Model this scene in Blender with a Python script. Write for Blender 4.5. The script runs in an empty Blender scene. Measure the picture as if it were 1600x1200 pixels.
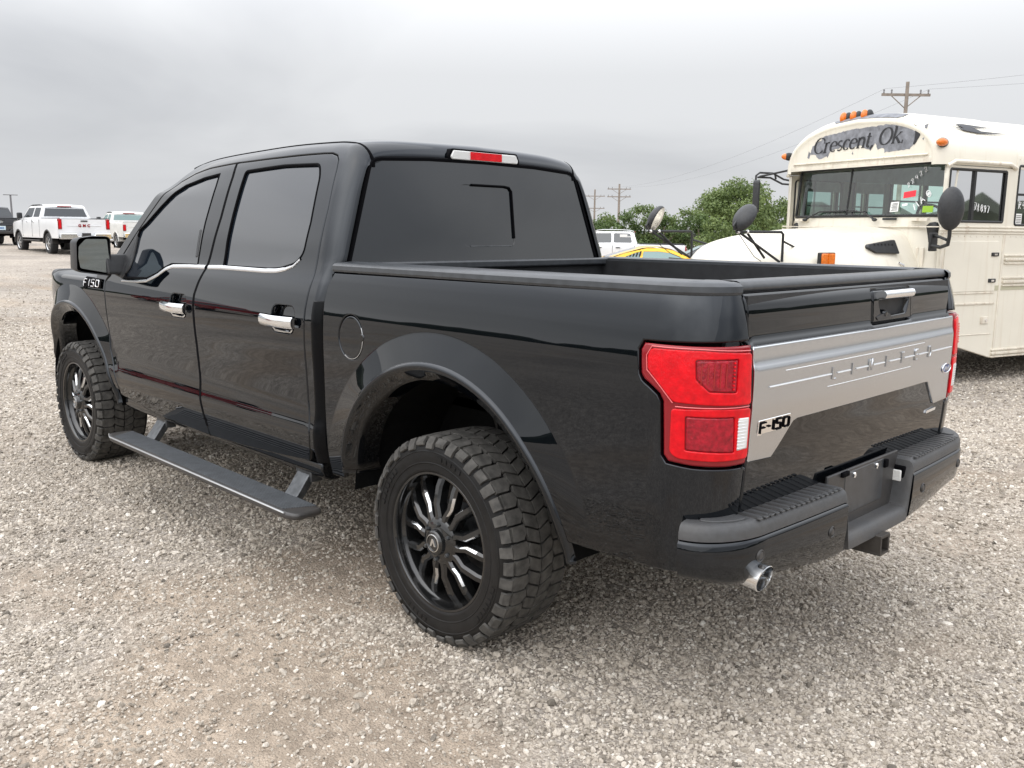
import bpy, bmesh, math, random
import numpy as np
from mathutils import Vector, Matrix, noise
from mathutils.geometry import delaunay_2d_cdt
random.seed(7)
sc = bpy.context.scene
COL = sc.collection
R = math.radians
# ---------------------------------------------------------------- camera
cd = bpy.data.cameras.new('camera'); cam = bpy.data.objects.new('camera', cd); COL.objects.link(cam)
cd.sensor_width = 36.0; cd.lens = 1398.27 / 1600 * 36.0; cd.clip_end = 3000; cd.clip_start = .05
_y, _p, _r = R(-44.70413), R(9.71893), R(-.5824)
_F = Vector((math.cos(_y)*math.cos(_p), math.sin(_y)*math.cos(_p), -math.sin(_p)))
_R0 = Vector((math.sin(_y), -math.cos(_y), 0)); _D0 = _F.cross(_R0)
_Rr = _R0*math.cos(_r) + _D0*math.sin(_r); _U = _Rr.cross(_F)
cam.matrix_world = Matrix(((_Rr.x, _U.x, -_F.x, -2.45153), (_Rr.y, _U.y, -_F.y, 3.04076), (_Rr.z, _U.z, -_F.z, 1.53791), (0, 0, 0, 1)))
sc.camera = cam
# ---------------------------------------------------------------- sky, sun, exposure
SUN_EL, SUN_AZ = R(58), R(82)
w = bpy.data.worlds.new('World'); sc.world = w; w.use_nodes = True
nt = w.node_tree; nt.nodes.clear()
def _n(t, **k):
    n = nt.nodes.new(t)
    for a, b in k.items(): setattr(n, a, b)
    return n
out = _n('ShaderNodeOutputWorld'); bg = _n('ShaderNodeBackground'); bg.inputs[1].default_value = .10
sky = _n('ShaderNodeTexSky'); sky.sky_type = 'NISHITA'; sky.sun_disc = False; sky.sun_elevation = SUN_EL; sky.sun_rotation = R(90) - SUN_AZ
sky.air_density = 1.2; sky.dust_density = 3.0
tc = _n('ShaderNodeTexCoord'); sep = _n('ShaderNodeSeparateXYZ'); nt.links.new(tc.outputs['Generated'], sep.inputs[0])
# a cloud sheet overhead: direction / (height + k) gives flat layered clouds
def mth(op, a, b=None, clamp=False):
    n = _n('ShaderNodeMath', operation=op); n.use_clamp = clamp
    if op == 'SMOOTH_MIN': n.inputs[2].default_value = .5
    for i, q in enumerate((a, b)):
        if q is None: continue
        if isinstance(q, (int, float)): n.inputs[i].default_value = q
        else: nt.links.new(q, n.inputs[i])
    return n.outputs[0]
hz = mth('ADD', mth('MAXIMUM', sep.outputs[2], 0.0), .16)
cx = mth('DIVIDE', sep.outputs[0], hz); cy = mth('DIVIDE', sep.outputs[1], hz)
cmb = _n('ShaderNodeCombineXYZ'); nt.links.new(cx, cmb.inputs[0]); nt.links.new(cy, cmb.inputs[1])
n1 = _n('ShaderNodeTexNoise'); n1.inputs['Scale'].default_value = .62; n1.inputs['Detail'].default_value = 5; n1.inputs['Roughness'].default_value = .48; n1.inputs['Distortion'].default_value = .35
n2 = _n('ShaderNodeTexNoise'); n2.inputs['Scale'].default_value = .28; n2.inputs['Detail'].default_value = 3
mp = _n('ShaderNodeMapping'); mp.inputs['Location'].default_value = (3.4, 1.7, 0.4)
nt.links.new(cmb.outputs[0], mp.inputs[0]); nt.links.new(mp.outputs[0], n1.inputs[0]); nt.links.new(mp.outputs[0], n2.inputs[0])
cl = mth('ADD', mth('MULTIPLY', n1.outputs['Fac'], .55), mth('MULTIPLY', n2.outputs['Fac'], .45))
ramp = _n('ShaderNodeValToRGB'); nt.links.new(cl, ramp.inputs[0])
e = ramp.color_ramp.elements
e[0].position, e[0].color = .40, (4.45, 4.63, 5.05, 1)
e[1].position, e[1].color = .60, (9.0, 9.1, 9.3, 1)
# thin bright haze towards the horizon
hf = mth('POWER', mth('SUBTRACT', 1.0, mth('ABSOLUTE', sep.outputs[2]), True), 7.0)
mixh = _n('ShaderNodeMix', data_type='RGBA'); nt.links.new(hf, mixh.inputs['Factor']); nt.links.new(ramp.outputs[0], mixh.inputs['A']); mixh.inputs['B'].default_value = (8.3, 8.45, 8.7, 1)
mixs = _n('ShaderNodeMix', data_type='RGBA'); mixs.inputs['Factor'].default_value = .93
nt.links.new(sky.outputs[0], mixs.inputs['A']); nt.links.new(mixh.outputs['Result'], mixs.inputs['B'])
# an overcast sky is brighter overhead than low down
s2_ = mth('MAXIMUM', sep.outputs[2], 0.0)
lum = mth('ADD', mth('ADD', .90, mth('MULTIPLY', s2_, .35)), mth('MULTIPLY', mth('SMOOTH_MIN', 2.1, mth('MULTIPLY', mth('POWER', mth('MAXIMUM', mth('SUBTRACT', s2_, .16), 0.0), 1.2), 6.0)), 1.0))
mul = _n('ShaderNodeVectorMath', operation='SCALE'); nt.links.new(mixs.outputs['Result'], mul.inputs[0]); nt.links.new(lum, mul.inputs['Scale'])
nt.links.new(mul.outputs[0], bg.inputs[0]); nt.links.new(bg.outputs[0], out.inputs[0])
sl = bpy.data.lights.new('sun', 'SUN'); sl.energy = 1.5; sl.angle = R(140); sl.color = (1, .96, .9)
sun = bpy.data.objects.new('sun', sl); COL.objects.link(sun)
sun.rotation_euler = Vector((-math.cos(SUN_AZ)*math.cos(SUN_EL), -math.sin(SUN_AZ)*math.cos(SUN_EL), -math.sin(SUN_EL))).to_track_quat('-Z', 'Y').to_euler()
vs = sc.view_settings; vs.view_transform = 'Standard'; vs.look = 'None'; vs.gamma = 1; vs.exposure = 0.0; vs.use_curve_mapping = False
sc.cycles.max_bounces = 8; sc.cycles.transparent_max_bounces = 12; sc.cycles.glossy_bounces = 5
# ---------------------------------------------------------------- helpers
class MB:
    """collects faces of one mesh object"""
    def __init__(s): s.v = []; s.f = []; s.n = None; s.sm = []
    def add(s, vs, fs, smooth=None):
        o = len(s.v); s.v += [tuple(p) for p in vs]; s.f += [tuple(i + o for i in f) for f in fs]; return s
    def box(s, c, d, rot=None):
        x, y, z = d[0]/2, d[1]/2, d[2]/2
        P = [Vector((a*x, b*y, e*z)) for a in (-1, 1) for b in (-1, 1) for e in (-1, 1)]
        if rot is not None: P = [rot @ p for p in P]
        c = Vector(c)
        return s.add([p + c for p in P], [(0,1,3,2),(4,6,7,5),(0,4,5,1),(2,3,7,6),(0,2,6,4),(1,5,7,3)])
    def prism(s, pts, a, b, axis='y'):
        """closed outline (2d) pushed from a to b along an axis; works for convex and concave outlines"""
        n = len(pts)
        def m(p, t):
            return {'y': (p[0], t, p[1]), 'x': (t, p[0], p[1]), 'z': (p[0], p[1], t)}[axis]
        V = [m(p, a) for p in pts] + [m(p, b) for p in pts]
        return s.add(V, [tuple(range(n)), tuple(range(2*n-1, n-1, -1))] + [(i, n+i, n+(i+1) % n, (i+1) % n) for i in range(n)])
    def tube(s, path, r, seg=8, closed=False, cap=True):
        P = [Vector(p) for p in path]; n = len(P); rs = r if isinstance(r, (list, tuple)) else [r]*n
        V = []; F = []; up = Vector((0, 0, 1)); pu = None
        for i, p in enumerate(P):
            a = P[i-1] if (i > 0 or closed) else P[i]; b = P[(i+1) % n] if (i < n-1 or closed) else P[i]
            t = (b - a).normalized()
            if pu is None:
                pu = t.cross(up if abs(t.z) < .9 else Vector((1, 0, 0))).normalized()
            pu = (pu - t*pu.dot(t)).normalized(); pv = t.cross(pu)
            for k in range(seg):
                q = 2*math.pi*k/seg; V.append(p + (pu*math.cos(q) + pv*math.sin(q))*rs[i])
        for i in range(n if closed else n-1):
            j = (i+1) % n
            for k in range(seg): F.append((i*seg+k, i*seg+(k+1) % seg, j*seg+(k+1) % seg, j*seg+k))
        if cap and not closed: F += [tuple(range(seg-1, -1, -1)), tuple(range((n-1)*seg, n*seg))]
        return s.add(V, F)
    def lathe(s, prof, seg=48, c=(0, 0, 0), axis='y', close=False):
        """profile of (radius, height along the axis)"""
        V = []; n = len(prof)
        for k in range(seg):
            q = 2*math.pi*k/seg; cs, sn = math.cos(q), math.sin(q)
            for r, h in prof:
                V.append({'y': (c[0]+r*cs, c[1]+h, c[2]+r*sn), 'z': (c[0]+r*cs, c[1]+r*sn, c[2]+h), 'x': (c[0]+h, c[1]+r*cs, c[2]+r*sn)}[axis])
        F = []
        for k in range(seg):
            j = (k+1) % seg
            for i in range(n-1 if not close else n):
                i2 = (i+1) % n; F.append((k*n+i, j*n+i, j*n+i2, k*n+i2))
        return s.add(V, F)
    def grid(s, P, flip=False):
        h, wd = len(P), len(P[0])
        F = [(i*wd+j, i*wd+j+1, (i+1)*wd+j+1, (i+1)*wd+j) for i in range(h-1) for j in range(wd-1)]
        if flip: F = [f[::-1] for f in F]
        return s.add([p for r in P for p in r], F)
    def ball(s, c, r, seg=16, rings=10):
        V = []; F = []
        r = r if isinstance(r, (tuple, list)) else (r, r, r)
        for i in range(rings+1):
            a = math.pi*i/rings
            for k in range(seg):
                q = 2*math.pi*k/seg; V.append((c[0]+r[0]*math.sin(a)*math.cos(q), c[1]+r[1]*math.sin(a)*math.sin(q), c[2]+r[2]*math.cos(a)))
        for i in range(rings):
            for k in range(seg): F.append((i*seg+k, (i+1)*seg+k, (i+1)*seg+(k+1) % seg, i*seg+(k+1) % seg))
        return s.add(V, F)
def build(name, mb, m, parent=None, ang=35, bevel=0, seg=2, fix=True, **props):
    me = bpy.data.meshes.new(name); me.from_pydata(mb.v, [], mb.f)
    if mb.n is None:
        bm = bmesh.new(); bm.from_mesh(me)
        if fix:
            bmesh.ops.remove_doubles(bm, verts=bm.verts, dist=1e-5)
            bmesh.ops.recalc_face_normals(bm, faces=bm.faces)
        bm.to_mesh(me); bm.free()
        me.polygons.foreach_set('use_smooth', [True]*len(me.polygons)); me.set_sharp_from_angle(angle=R(ang))
    else:
        me.polygons.foreach_set('use_smooth', [True]*len(me.polygons))
        me.normals_split_custom_set_from_vertices(mb.n)
    o = bpy.data.objects.new(name, me); COL.objects.link(o)
    for q in (m if isinstance(m, (list, tuple)) else [m]): me.materials.append(q)
    if parent is not None: o.parent = parent
    if bevel:
        b = o.modifiers.new('bevel', 'BEVEL'); b.width = bevel; b.segments = seg; b.limit_method = 'ANGLE'; b.angle_limit = R(40); b.harden_normals = False
    for k, q in props.items(): o[k] = q
    return o
def thing(name, label, cat, loc=(0, 0, 0), rz=0, group=None):
    o = bpy.data.objects.new(name, None); COL.objects.link(o); o.location = loc; o.rotation_euler = (0, 0, rz)
    o['label'] = label; o['category'] = cat
    if group: o['group'] = group
    return o
def tag(o, label, cat, group=None):
    o['label'] = label; o['category'] = cat
    if group: o['group'] = group
    return o
def copy_tree(o, parent=None):
    c = o.copy(); COL.objects.link(c)
    if parent is not None: c.parent = parent
    for ch in list(o.children): copy_tree(ch, c)
    return c
# -- smooth panels cut from a curved surface F(s, v), with folded edges and exact normals
def dens(pts, d, closed=True):
    o = []
    n = len(pts)
    for i in range(n if closed else n-1):
        a, b = pts[i], pts[(i+1) % n]; L = math.hypot(b[0]-a[0], b[1]-a[1]); k = max(1, int(math.ceil(L/d)))
        o += [(a[0]+(b[0]-a[0])*t/k, a[1]+(b[1]-a[1])*t/k) for t in range(k)]
    if not closed: o.append(tuple(pts[-1]))
    return o
def smooth_poly(pts, it=1):
    """rounds corners a little (chaikin on a closed outline)"""
    for _ in range(it):
        o = []
        for i in range(len(pts)):
            a, b = pts[i], pts[(i+1) % len(pts)]
            o += [(a[0]*.75+b[0]*.25, a[1]*.75+b[1]*.25), (a[0]*.25+b[0]*.75, a[1]*.25+b[1]*.75)]
        pts = o
    return pts
def rounded(pts, r, k=4):
    """rounds each corner of an outline with radius about r (r may be a list)"""
    o = []; n = len(pts)
    for i in range(n):
        p = Vector(pts[i]); a = Vector(pts[i-1]); b = Vector(pts[(i+1) % n]); rr = r[i] if isinstance(r, (list, tuple)) else r
        if rr <= 0: o.append(tuple(p)); continue
        da, db = (a-p), (b-p); t = min(rr, da.length*.45, db.length*.45)
        p0 = p + da.normalized()*t; p2 = p + db.normalized()*t
        for j in range(k+1):
            q = j/k; o.append(tuple(p0*(1-q)**2 + p*2*q*(1-q) + p2*q*q))
    return o
def area(p): return sum(p[i-1][0]*p[i][1]-p[i][0]*p[i-1][1] for i in range(len(p)))/2
def offset(p, d):
    n = len(p); o = []; sg = 1 if area(p) > 0 else -1
    for i in range(n):
        a, b, c = p[i-1], p[i], p[(i+1) % n]
        t1 = (b[0]-a[0], b[1]-a[1]); t2 = (c[0]-b[0], c[1]-b[1])
        l1 = math.hypot(*t1) or 1e-9; l2 = math.hypot(*t2) or 1e-9
        nx = -t1[1]/l1-t2[1]/l2; ny = t1[0]/l1+t2[0]/l2; l = math.hypot(nx, ny) or 1e-9
        cs = max(l/2, .5); o.append((b[0]+sg*nx/l*d/cs, b[1]+sg*ny/l*d/cs))
    return o
def inside(poly, X, Y):
    c = np.zeros(X.shape, bool); n = len(poly)
    for i in range(n):
        x1, y1 = poly[i-1]; x2, y2 = poly[i]
        if y1 == y2: continue
        c ^= ((y1 > Y) != (y2 > Y)) & (X < (x2-x1)*(Y-y1)/(y2-y1)+x1)
    return c
def surf_n(F, s, v, sign=1):
    h = 1e-3
    a = Vector(F(s+h, v))-Vector(F(s-h, v)); b = Vector(F(s, v+h))-Vector(F(s, v-h))
    n = b.cross(a)*sign
    return n.normalized() if n.length > 1e-12 else Vector((0, 1, 0))
def panel(outline, F, holes=(), step=.035, gap=.003, fold=.018, mir=False, sign=1, lift=0.0, mb=None, round_edge=.005, creases=()):
    mb = mb or MB()
    if mb.n is None: mb.n = []
    loops = [outline]+list(holes)
    rings = []
    for li, lp in enumerate(loops):
        lp = dens(lp, step*.6); q = 1 if li == 0 else -1
        rings.append((offset(lp, q*(gap+round_edge)), offset(lp, q*gap)))
    pts = []; edges = []
    for r0, r1 in rings:
        o = len(pts); pts += r0; edges += [(o+i, o+(i+1) % len(r0)) for i in range(len(r0))]
    xs = [p[0] for p in pts]; ys = [p[1] for p in pts]
    gx, gy = np.meshgrid(np.arange(min(xs)+step*.5, max(xs), step), np.arange(min(ys)+step*.5, max(ys), step))
    gx = gx.ravel(); gy = gy.ravel(); ok = inside(rings[0][0], gx, gy)
    for r0, r1 in rings[1:]: ok &= ~inside(r0, gx, gy)
    for cr in creases:
        q = [p for p in dens(cr, step*.5, False)]
        qx = np.array([p[0] for p in q]); qy = np.array([p[1] for p in q]); k = inside(offset(rings[0][0], step*.15), qx, qy)
        for r0, r1 in rings[1:]: k &= ~inside(offset(r1, -step*.15), qx, qy)
        last = -2
        for i, p in enumerate(q):
            if not k[i]: continue
            pts.append(p)
            if last == i-1: edges.append((len(pts)-2, len(pts)-1))
            last = i
    B = np.array(pts); gx = gx[ok]; gy = gy[ok]
    if len(gx):
        d = ((gx[:, None]-B[None, :, 0])**2+(gy[:, None]-B[None, :, 1])**2).min(1); k = d > (step*.42)**2
        pts = pts+list(zip(gx[k], gy[k]))
    vo, eo, fo, _, _, _ = delaunay_2d_cdt([Vector((float(p[0]), float(p[1]))) for p in pts], edges, [], 1, 1e-6)
    cx = np.array([sum(vo[i].x for i in f)/3 for f in fo]); cy = np.array([sum(vo[i].y for i in f)/3 for f in fo])
    keep = inside(rings[0][0], cx, cy)
    for r0, r1 in rings[1:]: keep &= ~inside(r0, cx, cy)
    V = []; N = []; FF = []
    for p in vo:
        n = surf_n(F, p.x, p.y, sign); V.append(Vector(F(p.x, p.y))+n*lift); N.append(n)
    for f, k in zip(fo, keep):
        if not k: continue
        a, b, c = V[f[0]], V[f[1]], V[f[2]]; fn = (b-a).cross(c-a)
        FF.append(tuple(f) if fn.dot(N[f[0]]) > 0 else tuple(reversed(f)))
    for li, (r0, r1) in enumerate(rings):
        m = len(r0); o = len(V)
        pos = []
        for i in range(m):
            a = r0[i]; b = r1[i]; na = surf_n(F, *a, sign); nb = surf_n(F, *b, sign); pa = Vector(F(*a)); pb = Vector(F(*b))
            t = (pb-pa); t = t.normalized() if t.length > 1e-9 else na.orthogonal()
            pos.append((pa+na*lift, na, pb+nb*(lift-round_edge*.35), (nb*.65+t).normalized(), pb+nb*(lift-fold), t))
        for q in pos: V += [q[0], q[2], q[4]]; N += [q[1], q[3], q[5]]
        for i in range(m):
            j = (i+1) % m
            for k in (0, 1):
                f = (o+i*3+k, o+j*3+k, o+j*3+k+1, o+i*3+k+1); fn = (V[f[1]]-V[f[0]]).cross(V[f[3]]-V[f[0]])
                FF.append(f if fn.dot(N[f[2]]) > 0 else f[::-1])
    if mir:
        V = [(p[0], -p[1], p[2]) for p in V]; N = [(n[0], -n[1], n[2]) for n in N]; FF = [f[::-1] for f in FF]
    mb.add(V, FF); mb.n += [tuple(n) for n in N]
    return mb
# ---------------------------------------------------------------- materials
MATS = {}
def mat(name, col, rough=.5, metal=0.0, ior=1.5, var=.0, scale=20, bump=0, bscale=60, coat=0, rvar=0.0, emit=None, detail=4, dust=None, dustz=None, spec=None):
    if name in MATS: return MATS[name]
    m = bpy.data.materials.new(name); m.use_nodes = True; t = m.node_tree; b = t.nodes['Principled BSDF']; MATS[name] = m
    b.inputs['Base Color'].default_value = (*col, 1); b.inputs['Roughness'].default_value = rough; b.inputs['Metallic'].default_value = metal; b.inputs['IOR'].default_value = ior
    if coat: b.inputs['Coat Weight'].default_value = coat; b.inputs['Coat Roughness'].default_value = .03
    if spec is not None: b.inputs['Specular IOR Level'].default_value = spec
    if emit: b.inputs['Emission Color'].default_value = (*emit[0], 1); b.inputs['Emission Strength'].default_value = emit[1]
    L = t.links.new; tc = None
    def tex(sc_, det=detail):
        nonlocal tc
        if tc is None: tc = t.nodes.new('ShaderNodeTexCoord')
        n = t.nodes.new('ShaderNodeTexNoise'); n.inputs['Scale'].default_value = sc_; n.inputs['Detail'].default_value = det; L(tc.outputs['Object'], n.inputs['Vector']); return n
    colsock = None
    if var:
        n = tex(scale); mx = t.nodes.new('ShaderNodeMix'); mx.data_type = 'RGBA'
        mx.inputs['A'].default_value = (*[c*(1-var) for c in col], 1); mx.inputs['B'].default_value = (*[min(1, c*(1+var)) for c in col], 1)
        mr = t.nodes.new('ShaderNodeMapRange'); mr.inputs[1].default_value = .3; mr.inputs[2].default_value = .7; L(n.outputs['Fac'], mr.inputs[0]); L(mr.outputs[0], mx.inputs['Factor'])
        colsock = mx.outputs['Result']
    if dust:   # thin dirt: colour, strength, low height z0, high height z1
        n = tex(9, 6); sp = t.nodes.new('ShaderNodeSeparateXYZ'); L(tc.outputs['Object'], sp.inputs[0])
        mr = t.nodes.new('ShaderNodeMapRange'); mr.inputs[1].default_value = dust[3]; mr.inputs[2].default_value = dust[2]; mr.inputs[3].default_value = .12; L(sp.outputs[2], mr.inputs[0])
        m1 = t.nodes.new('ShaderNodeMath'); m1.operation = 'MULTIPLY'; L(n.outputs['Fac'], m1.inputs[0]); L(mr.outputs[0], m1.inputs[1])
        m2 = t.nodes.new('ShaderNodeMath'); m2.operation = 'MULTIPLY'; m2.use_clamp = True; L(m1.outputs[0], m2.inputs[0]); m2.inputs[1].default_value = dust[1]
        mx = t.nodes.new('ShaderNodeMix'); mx.data_type = 'RGBA'; L(m2.outputs[0], mx.inputs['Factor']); mx.inputs['B'].default_value = (*dust[0], 1)
        if colsock is None: mx.inputs['A'].default_value = (*col, 1)
        else: L(colsock, mx.inputs['A'])
        colsock = mx.outputs['Result']
    if colsock is not None: L(colsock, b.inputs['Base Color'])
    if rvar:
        n = tex(scale*.6); mr = t.nodes.new('ShaderNodeMapRange'); mr.inputs[3].default_value = max(0, rough-rvar); mr.inputs[4].default_value = rough+rvar; L(n.outputs['Fac'], mr.inputs[0]); L(mr.outputs[0], b.inputs['Roughness'])
    if bump:
        n = tex(bscale, 6); bp = t.nodes.new('ShaderNodeBump'); bp.inputs['Strength'].default_value = bump; bp.inputs['Distance'].default_value = .004; L(n.outputs['Fac'], bp.inputs['Height']); L(bp.outputs[0], b.inputs['Normal'])
    return m
DIRT = (.21, .17, .13)
M_black = mat('black_paint', (.0015, .0024, .0038), .018, ior=1.56, rvar=.006, scale=8, dust=(DIRT, .03, .35, .8))
for m_ in (M_black,): m_.node_tree.nodes['Principled BSDF'].inputs['Specular Tint'].default_value = (.90, .945, 1.0, 1)
M_blacktrim = mat('black_trim', (.022, .024, .027), .42, var=.25, scale=40, bump=.15, bscale=500, dust=(DIRT, .25, .3, 1.4))
M_greypad = mat('grey_pad', (.046, .051, .057), .48, var=.15, scale=60, bump=.3, bscale=700, dust=(DIRT, .30, .3, 1.2))
M_rail = mat('rail_plastic', (.038, .042, .047), .30, var=.2, scale=30, bump=.12, bscale=600)
M_tint = mat('tinted_glass', (.006, .008, .010), .018, ior=1.95)
M_sideglass = mat('side_glass', (.010, .014, .020), .02, ior=1.98)
M_seam = mat('seam_rubber', (.003, .003, .004), .8, spec=.06)
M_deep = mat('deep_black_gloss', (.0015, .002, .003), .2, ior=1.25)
M_well = mat('liner', (.004, .0045, .005), .85, var=.4, scale=15, bump=.4, bscale=120, spec=.15)
M_chrome = mat('chrome', (.86, .87, .88), .09, 1.0, rvar=.04, scale=30)
M_satin = mat('satin_silver', (.56, .575, .595), .22, 1.0, rvar=.05, scale=10, bump=.02, bscale=900)
M_bright = mat('satin_bright', (.78, .79, .80), .34, 1.0)
M_rubber = mat('tyre_rubber', (.0075, .0080, .0088), .55, var=.3, scale=25, bump=.25, bscale=260, dust=(DIRT, .10, -.5, .5), spec=.22)
M_tread = mat('tread_rubber', (.062, .059, .054), .8, var=.45, scale=30, bump=.35, bscale=200)
M_rim = mat('rim_gloss', (.006, .007, .008), .12, ior=1.7, rvar=.05, dust=(DIRT, .06, -.4, .4))
M_mill = mat('milled_metal', (.75, .76, .77), .22, 1.0)
M_frame = mat('chassis', (.018, .017, .016), .6, var=.4, scale=12, bump=.3, dust=(DIRT, .4, .1, .8))
M_steel = mat('dark_steel', (.10, .105, .11), .4, .8, var=.3, scale=30)
M_mirror = mat('mirror_glass', (.20, .235, .25), .02, 1.0)
M_redlens = mat('red_lens', (.30, .004, .006), .10, ior=1.7)
M_redglow = mat('red_lens_lit', (.52, .002, .008), .14, ior=1.40, var=.22, scale=40, bump=.3, bscale=120, emit=((1, .002, .010), .15))
M_reddark = mat('red_lens_dark', (.32, .004, .016), .14, ior=1.5, var=.4, scale=60, bump=.5, bscale=150)
M_redframe = mat('lamp_housing', (.24, .006, .012), .10, ior=1.5)
M_clear = mat('clear_lens', (.70, .70, .68), .18, ior=1.6, bump=.5, bscale=180)
M_bedliner = mat('bed_liner', (.014, .015, .017), .6, var=.3, bump=.5, bscale=300)
M_amber = mat('amber_lens', (.72, .17, .012), .2, ior=1.6, var=.2, scale=60)
def text_mesh(body, size, shear=0, extrude=.0, bold=0.0, sx=1.0, spacing=1.0, res=3):
    c = bpy.data.curves.new('t', 'FONT'); c.body = body; c.size = size; c.shear = shear; c.extrude = extrude; c.offset = bold; c.align_x = 'LEFT'; c.align_y = 'BOTTOM_BASELINE'; c.space_character = spacing; c.resolution_u = res
    o = bpy.data.objects.new('t', c); COL.objects.link(o); dg = bpy.context.evaluated_depsgraph_get()
    me = bpy.data.meshes.new_from_object(o.evaluated_get(dg)); V = [tuple(v.co) for v in me.vertices]; F = [tuple(p.vertices) for p in me.polygons]
    bpy.data.objects.remove(o); bpy.data.curves.remove(c); bpy.data.meshes.remove(me)
    return [(x*sx, y, z) for x, y, z in V], F
# ---------------------------------------------------------------- ground
def sst(a, b, x):
    t = np.clip((x-a)/(b-a), 0, 1); return t*t*(3-2*t)
def H_np(x, y):
    hill = .56*sst(14, 46, x)*sst(-24, -13, y)
    dip = -.17*sst(2.2, 6.5, -y)*(1-sst(11, 26, x)*sst(-24, -13, y))-.14*sst(11, 19, -y)*(1-sst(11, 26, x)*sst(-24, -13, y))
    far = 1-sst(60, 200, np.hypot(x, y))*.6
    return (hill+dip)*far
def fbm(x, y, sc_, seed=0.0, oct_=3):
    return noise.fractal(Vector((x*sc_+seed, y*sc_-seed*.7, seed)), 1.0, 2.1, oct_)
def dirtmask(x, y):
    a = fbm(x, y, .32, 5.3)*.9+fbm(x, y, 1.3, 2.2)*.55
    # a worn wheel track runs past the trucks' tails
    tr = math.exp(-((y*.8+x*.55-1.0+.35*math.sin(x*.5))/.55)**2)*.25+math.exp(-((x+3.4+.2*math.sin(y*.7))/.5)**2)*.3
    return min(max(.30+a*.75+tr, 0), 1)
def H(x, y): return float(H_np(np.array(float(x)), np.array(float(y))))
def axis(lo, hi, d, far, g=1.22):
    a = list(np.arange(lo, hi+1e-6, d)); s_ = d
    while a[-1] < far: s_ *= g; a.append(a[-1]+s_)
    s_ = d
    while a[0] > -far: s_ *= g; a.insert(0, a[0]-s_)
    return a
def micro(x, y): return .010*fbm(x, y, .9, 1.1)+.006*fbm(x, y, 3.1, 4.2)
gxs = axis(-5, 14, .16, 1500); gys = axis(-12, 6, .16, 1500)
gm = MB(); PG = []; att = []
for yy in gys:
    row = []
    for xx in gxs:
        r = math.hypot(xx, yy); near = max(0, 1-r/26)
        row.append((xx, yy, H(xx, yy)+micro(xx, yy)*near**.5)); att.append(dirtmask(xx, yy) if r < 90 else .45)
    PG.append(row)
gm.grid(PG)
M_ground = bpy.data.materials.new('gravel_ground'); M_ground.use_nodes = True
t = M_ground.node_tree; b = t.nodes['Principled BSDF']; L = t.links.new
def N_(ty, **k):
    n = t.nodes.new(ty)
    for a, q in k.items():
        if a in n.inputs.keys(): n.inputs[a].default_value = q
        else: setattr(n, a, q)
    return n
geo = N_('ShaderNodeNewGeometry'); atn = N_('ShaderNodeAttribute'); atn.attribute_name = 'dirt'
def vor(sc_, feat='F1'):
    n = N_('ShaderNodeTexVoronoi'); n.inputs['Scale'].default_value = sc_; n.feature = feat; n.inputs['Randomness'].default_value = 1; L(geo.outputs['Position'], n.inputs['Vector']); return n
def noi(sc_, det=6, rg=.6):
    n = N_('ShaderNodeTexNoise'); n.inputs['Scale'].default_value = sc_; n.inputs['Detail'].default_value = det; n.inputs['Roughness'].default_value = rg; L(geo.outputs['Position'], n.inputs['Vector']); return n
def rmp(sock, *st):
    n = N_('ShaderNodeValToRGB'); L(sock, n.inputs[0]); e = n.color_ramp.elements
    while len(e) < len(st): e.new(.5)
    for q, (p, c) in zip(e, st): q.position = p; q.color = (*c, 1)
    return n.outputs[0]
def mixc(f, a, c, bl='MIX'):
    n = N_('ShaderNodeMix'); n.data_type = 'RGBA'; n.blend_type = bl
    for s_, q in (('Factor', f), ('A', a), ('B', c)):
        if hasattr(q, 'links'): L(q, n.inputs[s_])
        else: n.inputs[s_].default_value = q if s_ == 'Factor' else (*q, 1)
    return n.outputs['Result']
v1 = vor(135); v2 = vor(66); sp = N_('ShaderNodeSeparateColor'); L(v1.outputs['Color'], sp.inputs[0]); sp2 = N_('ShaderNodeSeparateColor'); L(v2.outputs['Color'], sp2.inputs[0])
stone = rmp(sp.outputs[0], (0, (0.200, 0.175, 0.150)), (.45, (0.344, 0.304, 0.263)), (.8, (0.450, 0.410, 0.360)), (1, (0.625, 0.581, 0.525)))
stone2 = rmp(sp2.outputs[1], (0, (0.219, 0.190, 0.165)), (.5, (0.360, 0.320, 0.275)), (1, (0.562, 0.520, 0.470)))
stone = mixc(.45, stone, stone2)
sand = rmp(noi(14).outputs['Fac'], (.3, (0.319, 0.256, 0.196)), (.7, (0.425, 0.352, 0.278)))
fine = noi(160, 4); sand = mixc(.35, sand, rmp(fine.outputs['Fac'], (.3, (0.206, 0.169, 0.133)), (.7, (0.525, 0.463, 0.394))))
fm = rmp(atn.outputs['Fac'], (.38, (0, 0, 0)), (.72, (1, 1, 1)))
col = mixc(fm, stone, sand)
v3 = vor(20); s3 = N_('ShaderNodeSeparateColor'); L(v3.outputs['Color'], s3.inputs[0]); col = mixc(.38, col, mixc(1.0, col, rmp(s3.outputs[2], (.1, (.62, .61, .60)), (.6, (1.05, 1.05, 1.05)), (1, (1.5, 1.5, 1.5))), 'MULTIPLY'))
big = rmp(noi(.35, 5).outputs['Fac'], (.35, (.80, .79, .78)), (.65, (1.12, 1.10, 1.07)))
col = mixc(1.0, col, big, 'MULTIPLY')
L(col, b.inputs['Base Color']); b.inputs['Roughness'].default_value = .93; b.inputs['Specular IOR Level'].default_value = .25
ad = N_('ShaderNodeMath', operation='ADD'); L(v1.outputs['Distance'], ad.inputs[0]); L(v2.outputs['Distance'], ad.inputs[1])
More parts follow.
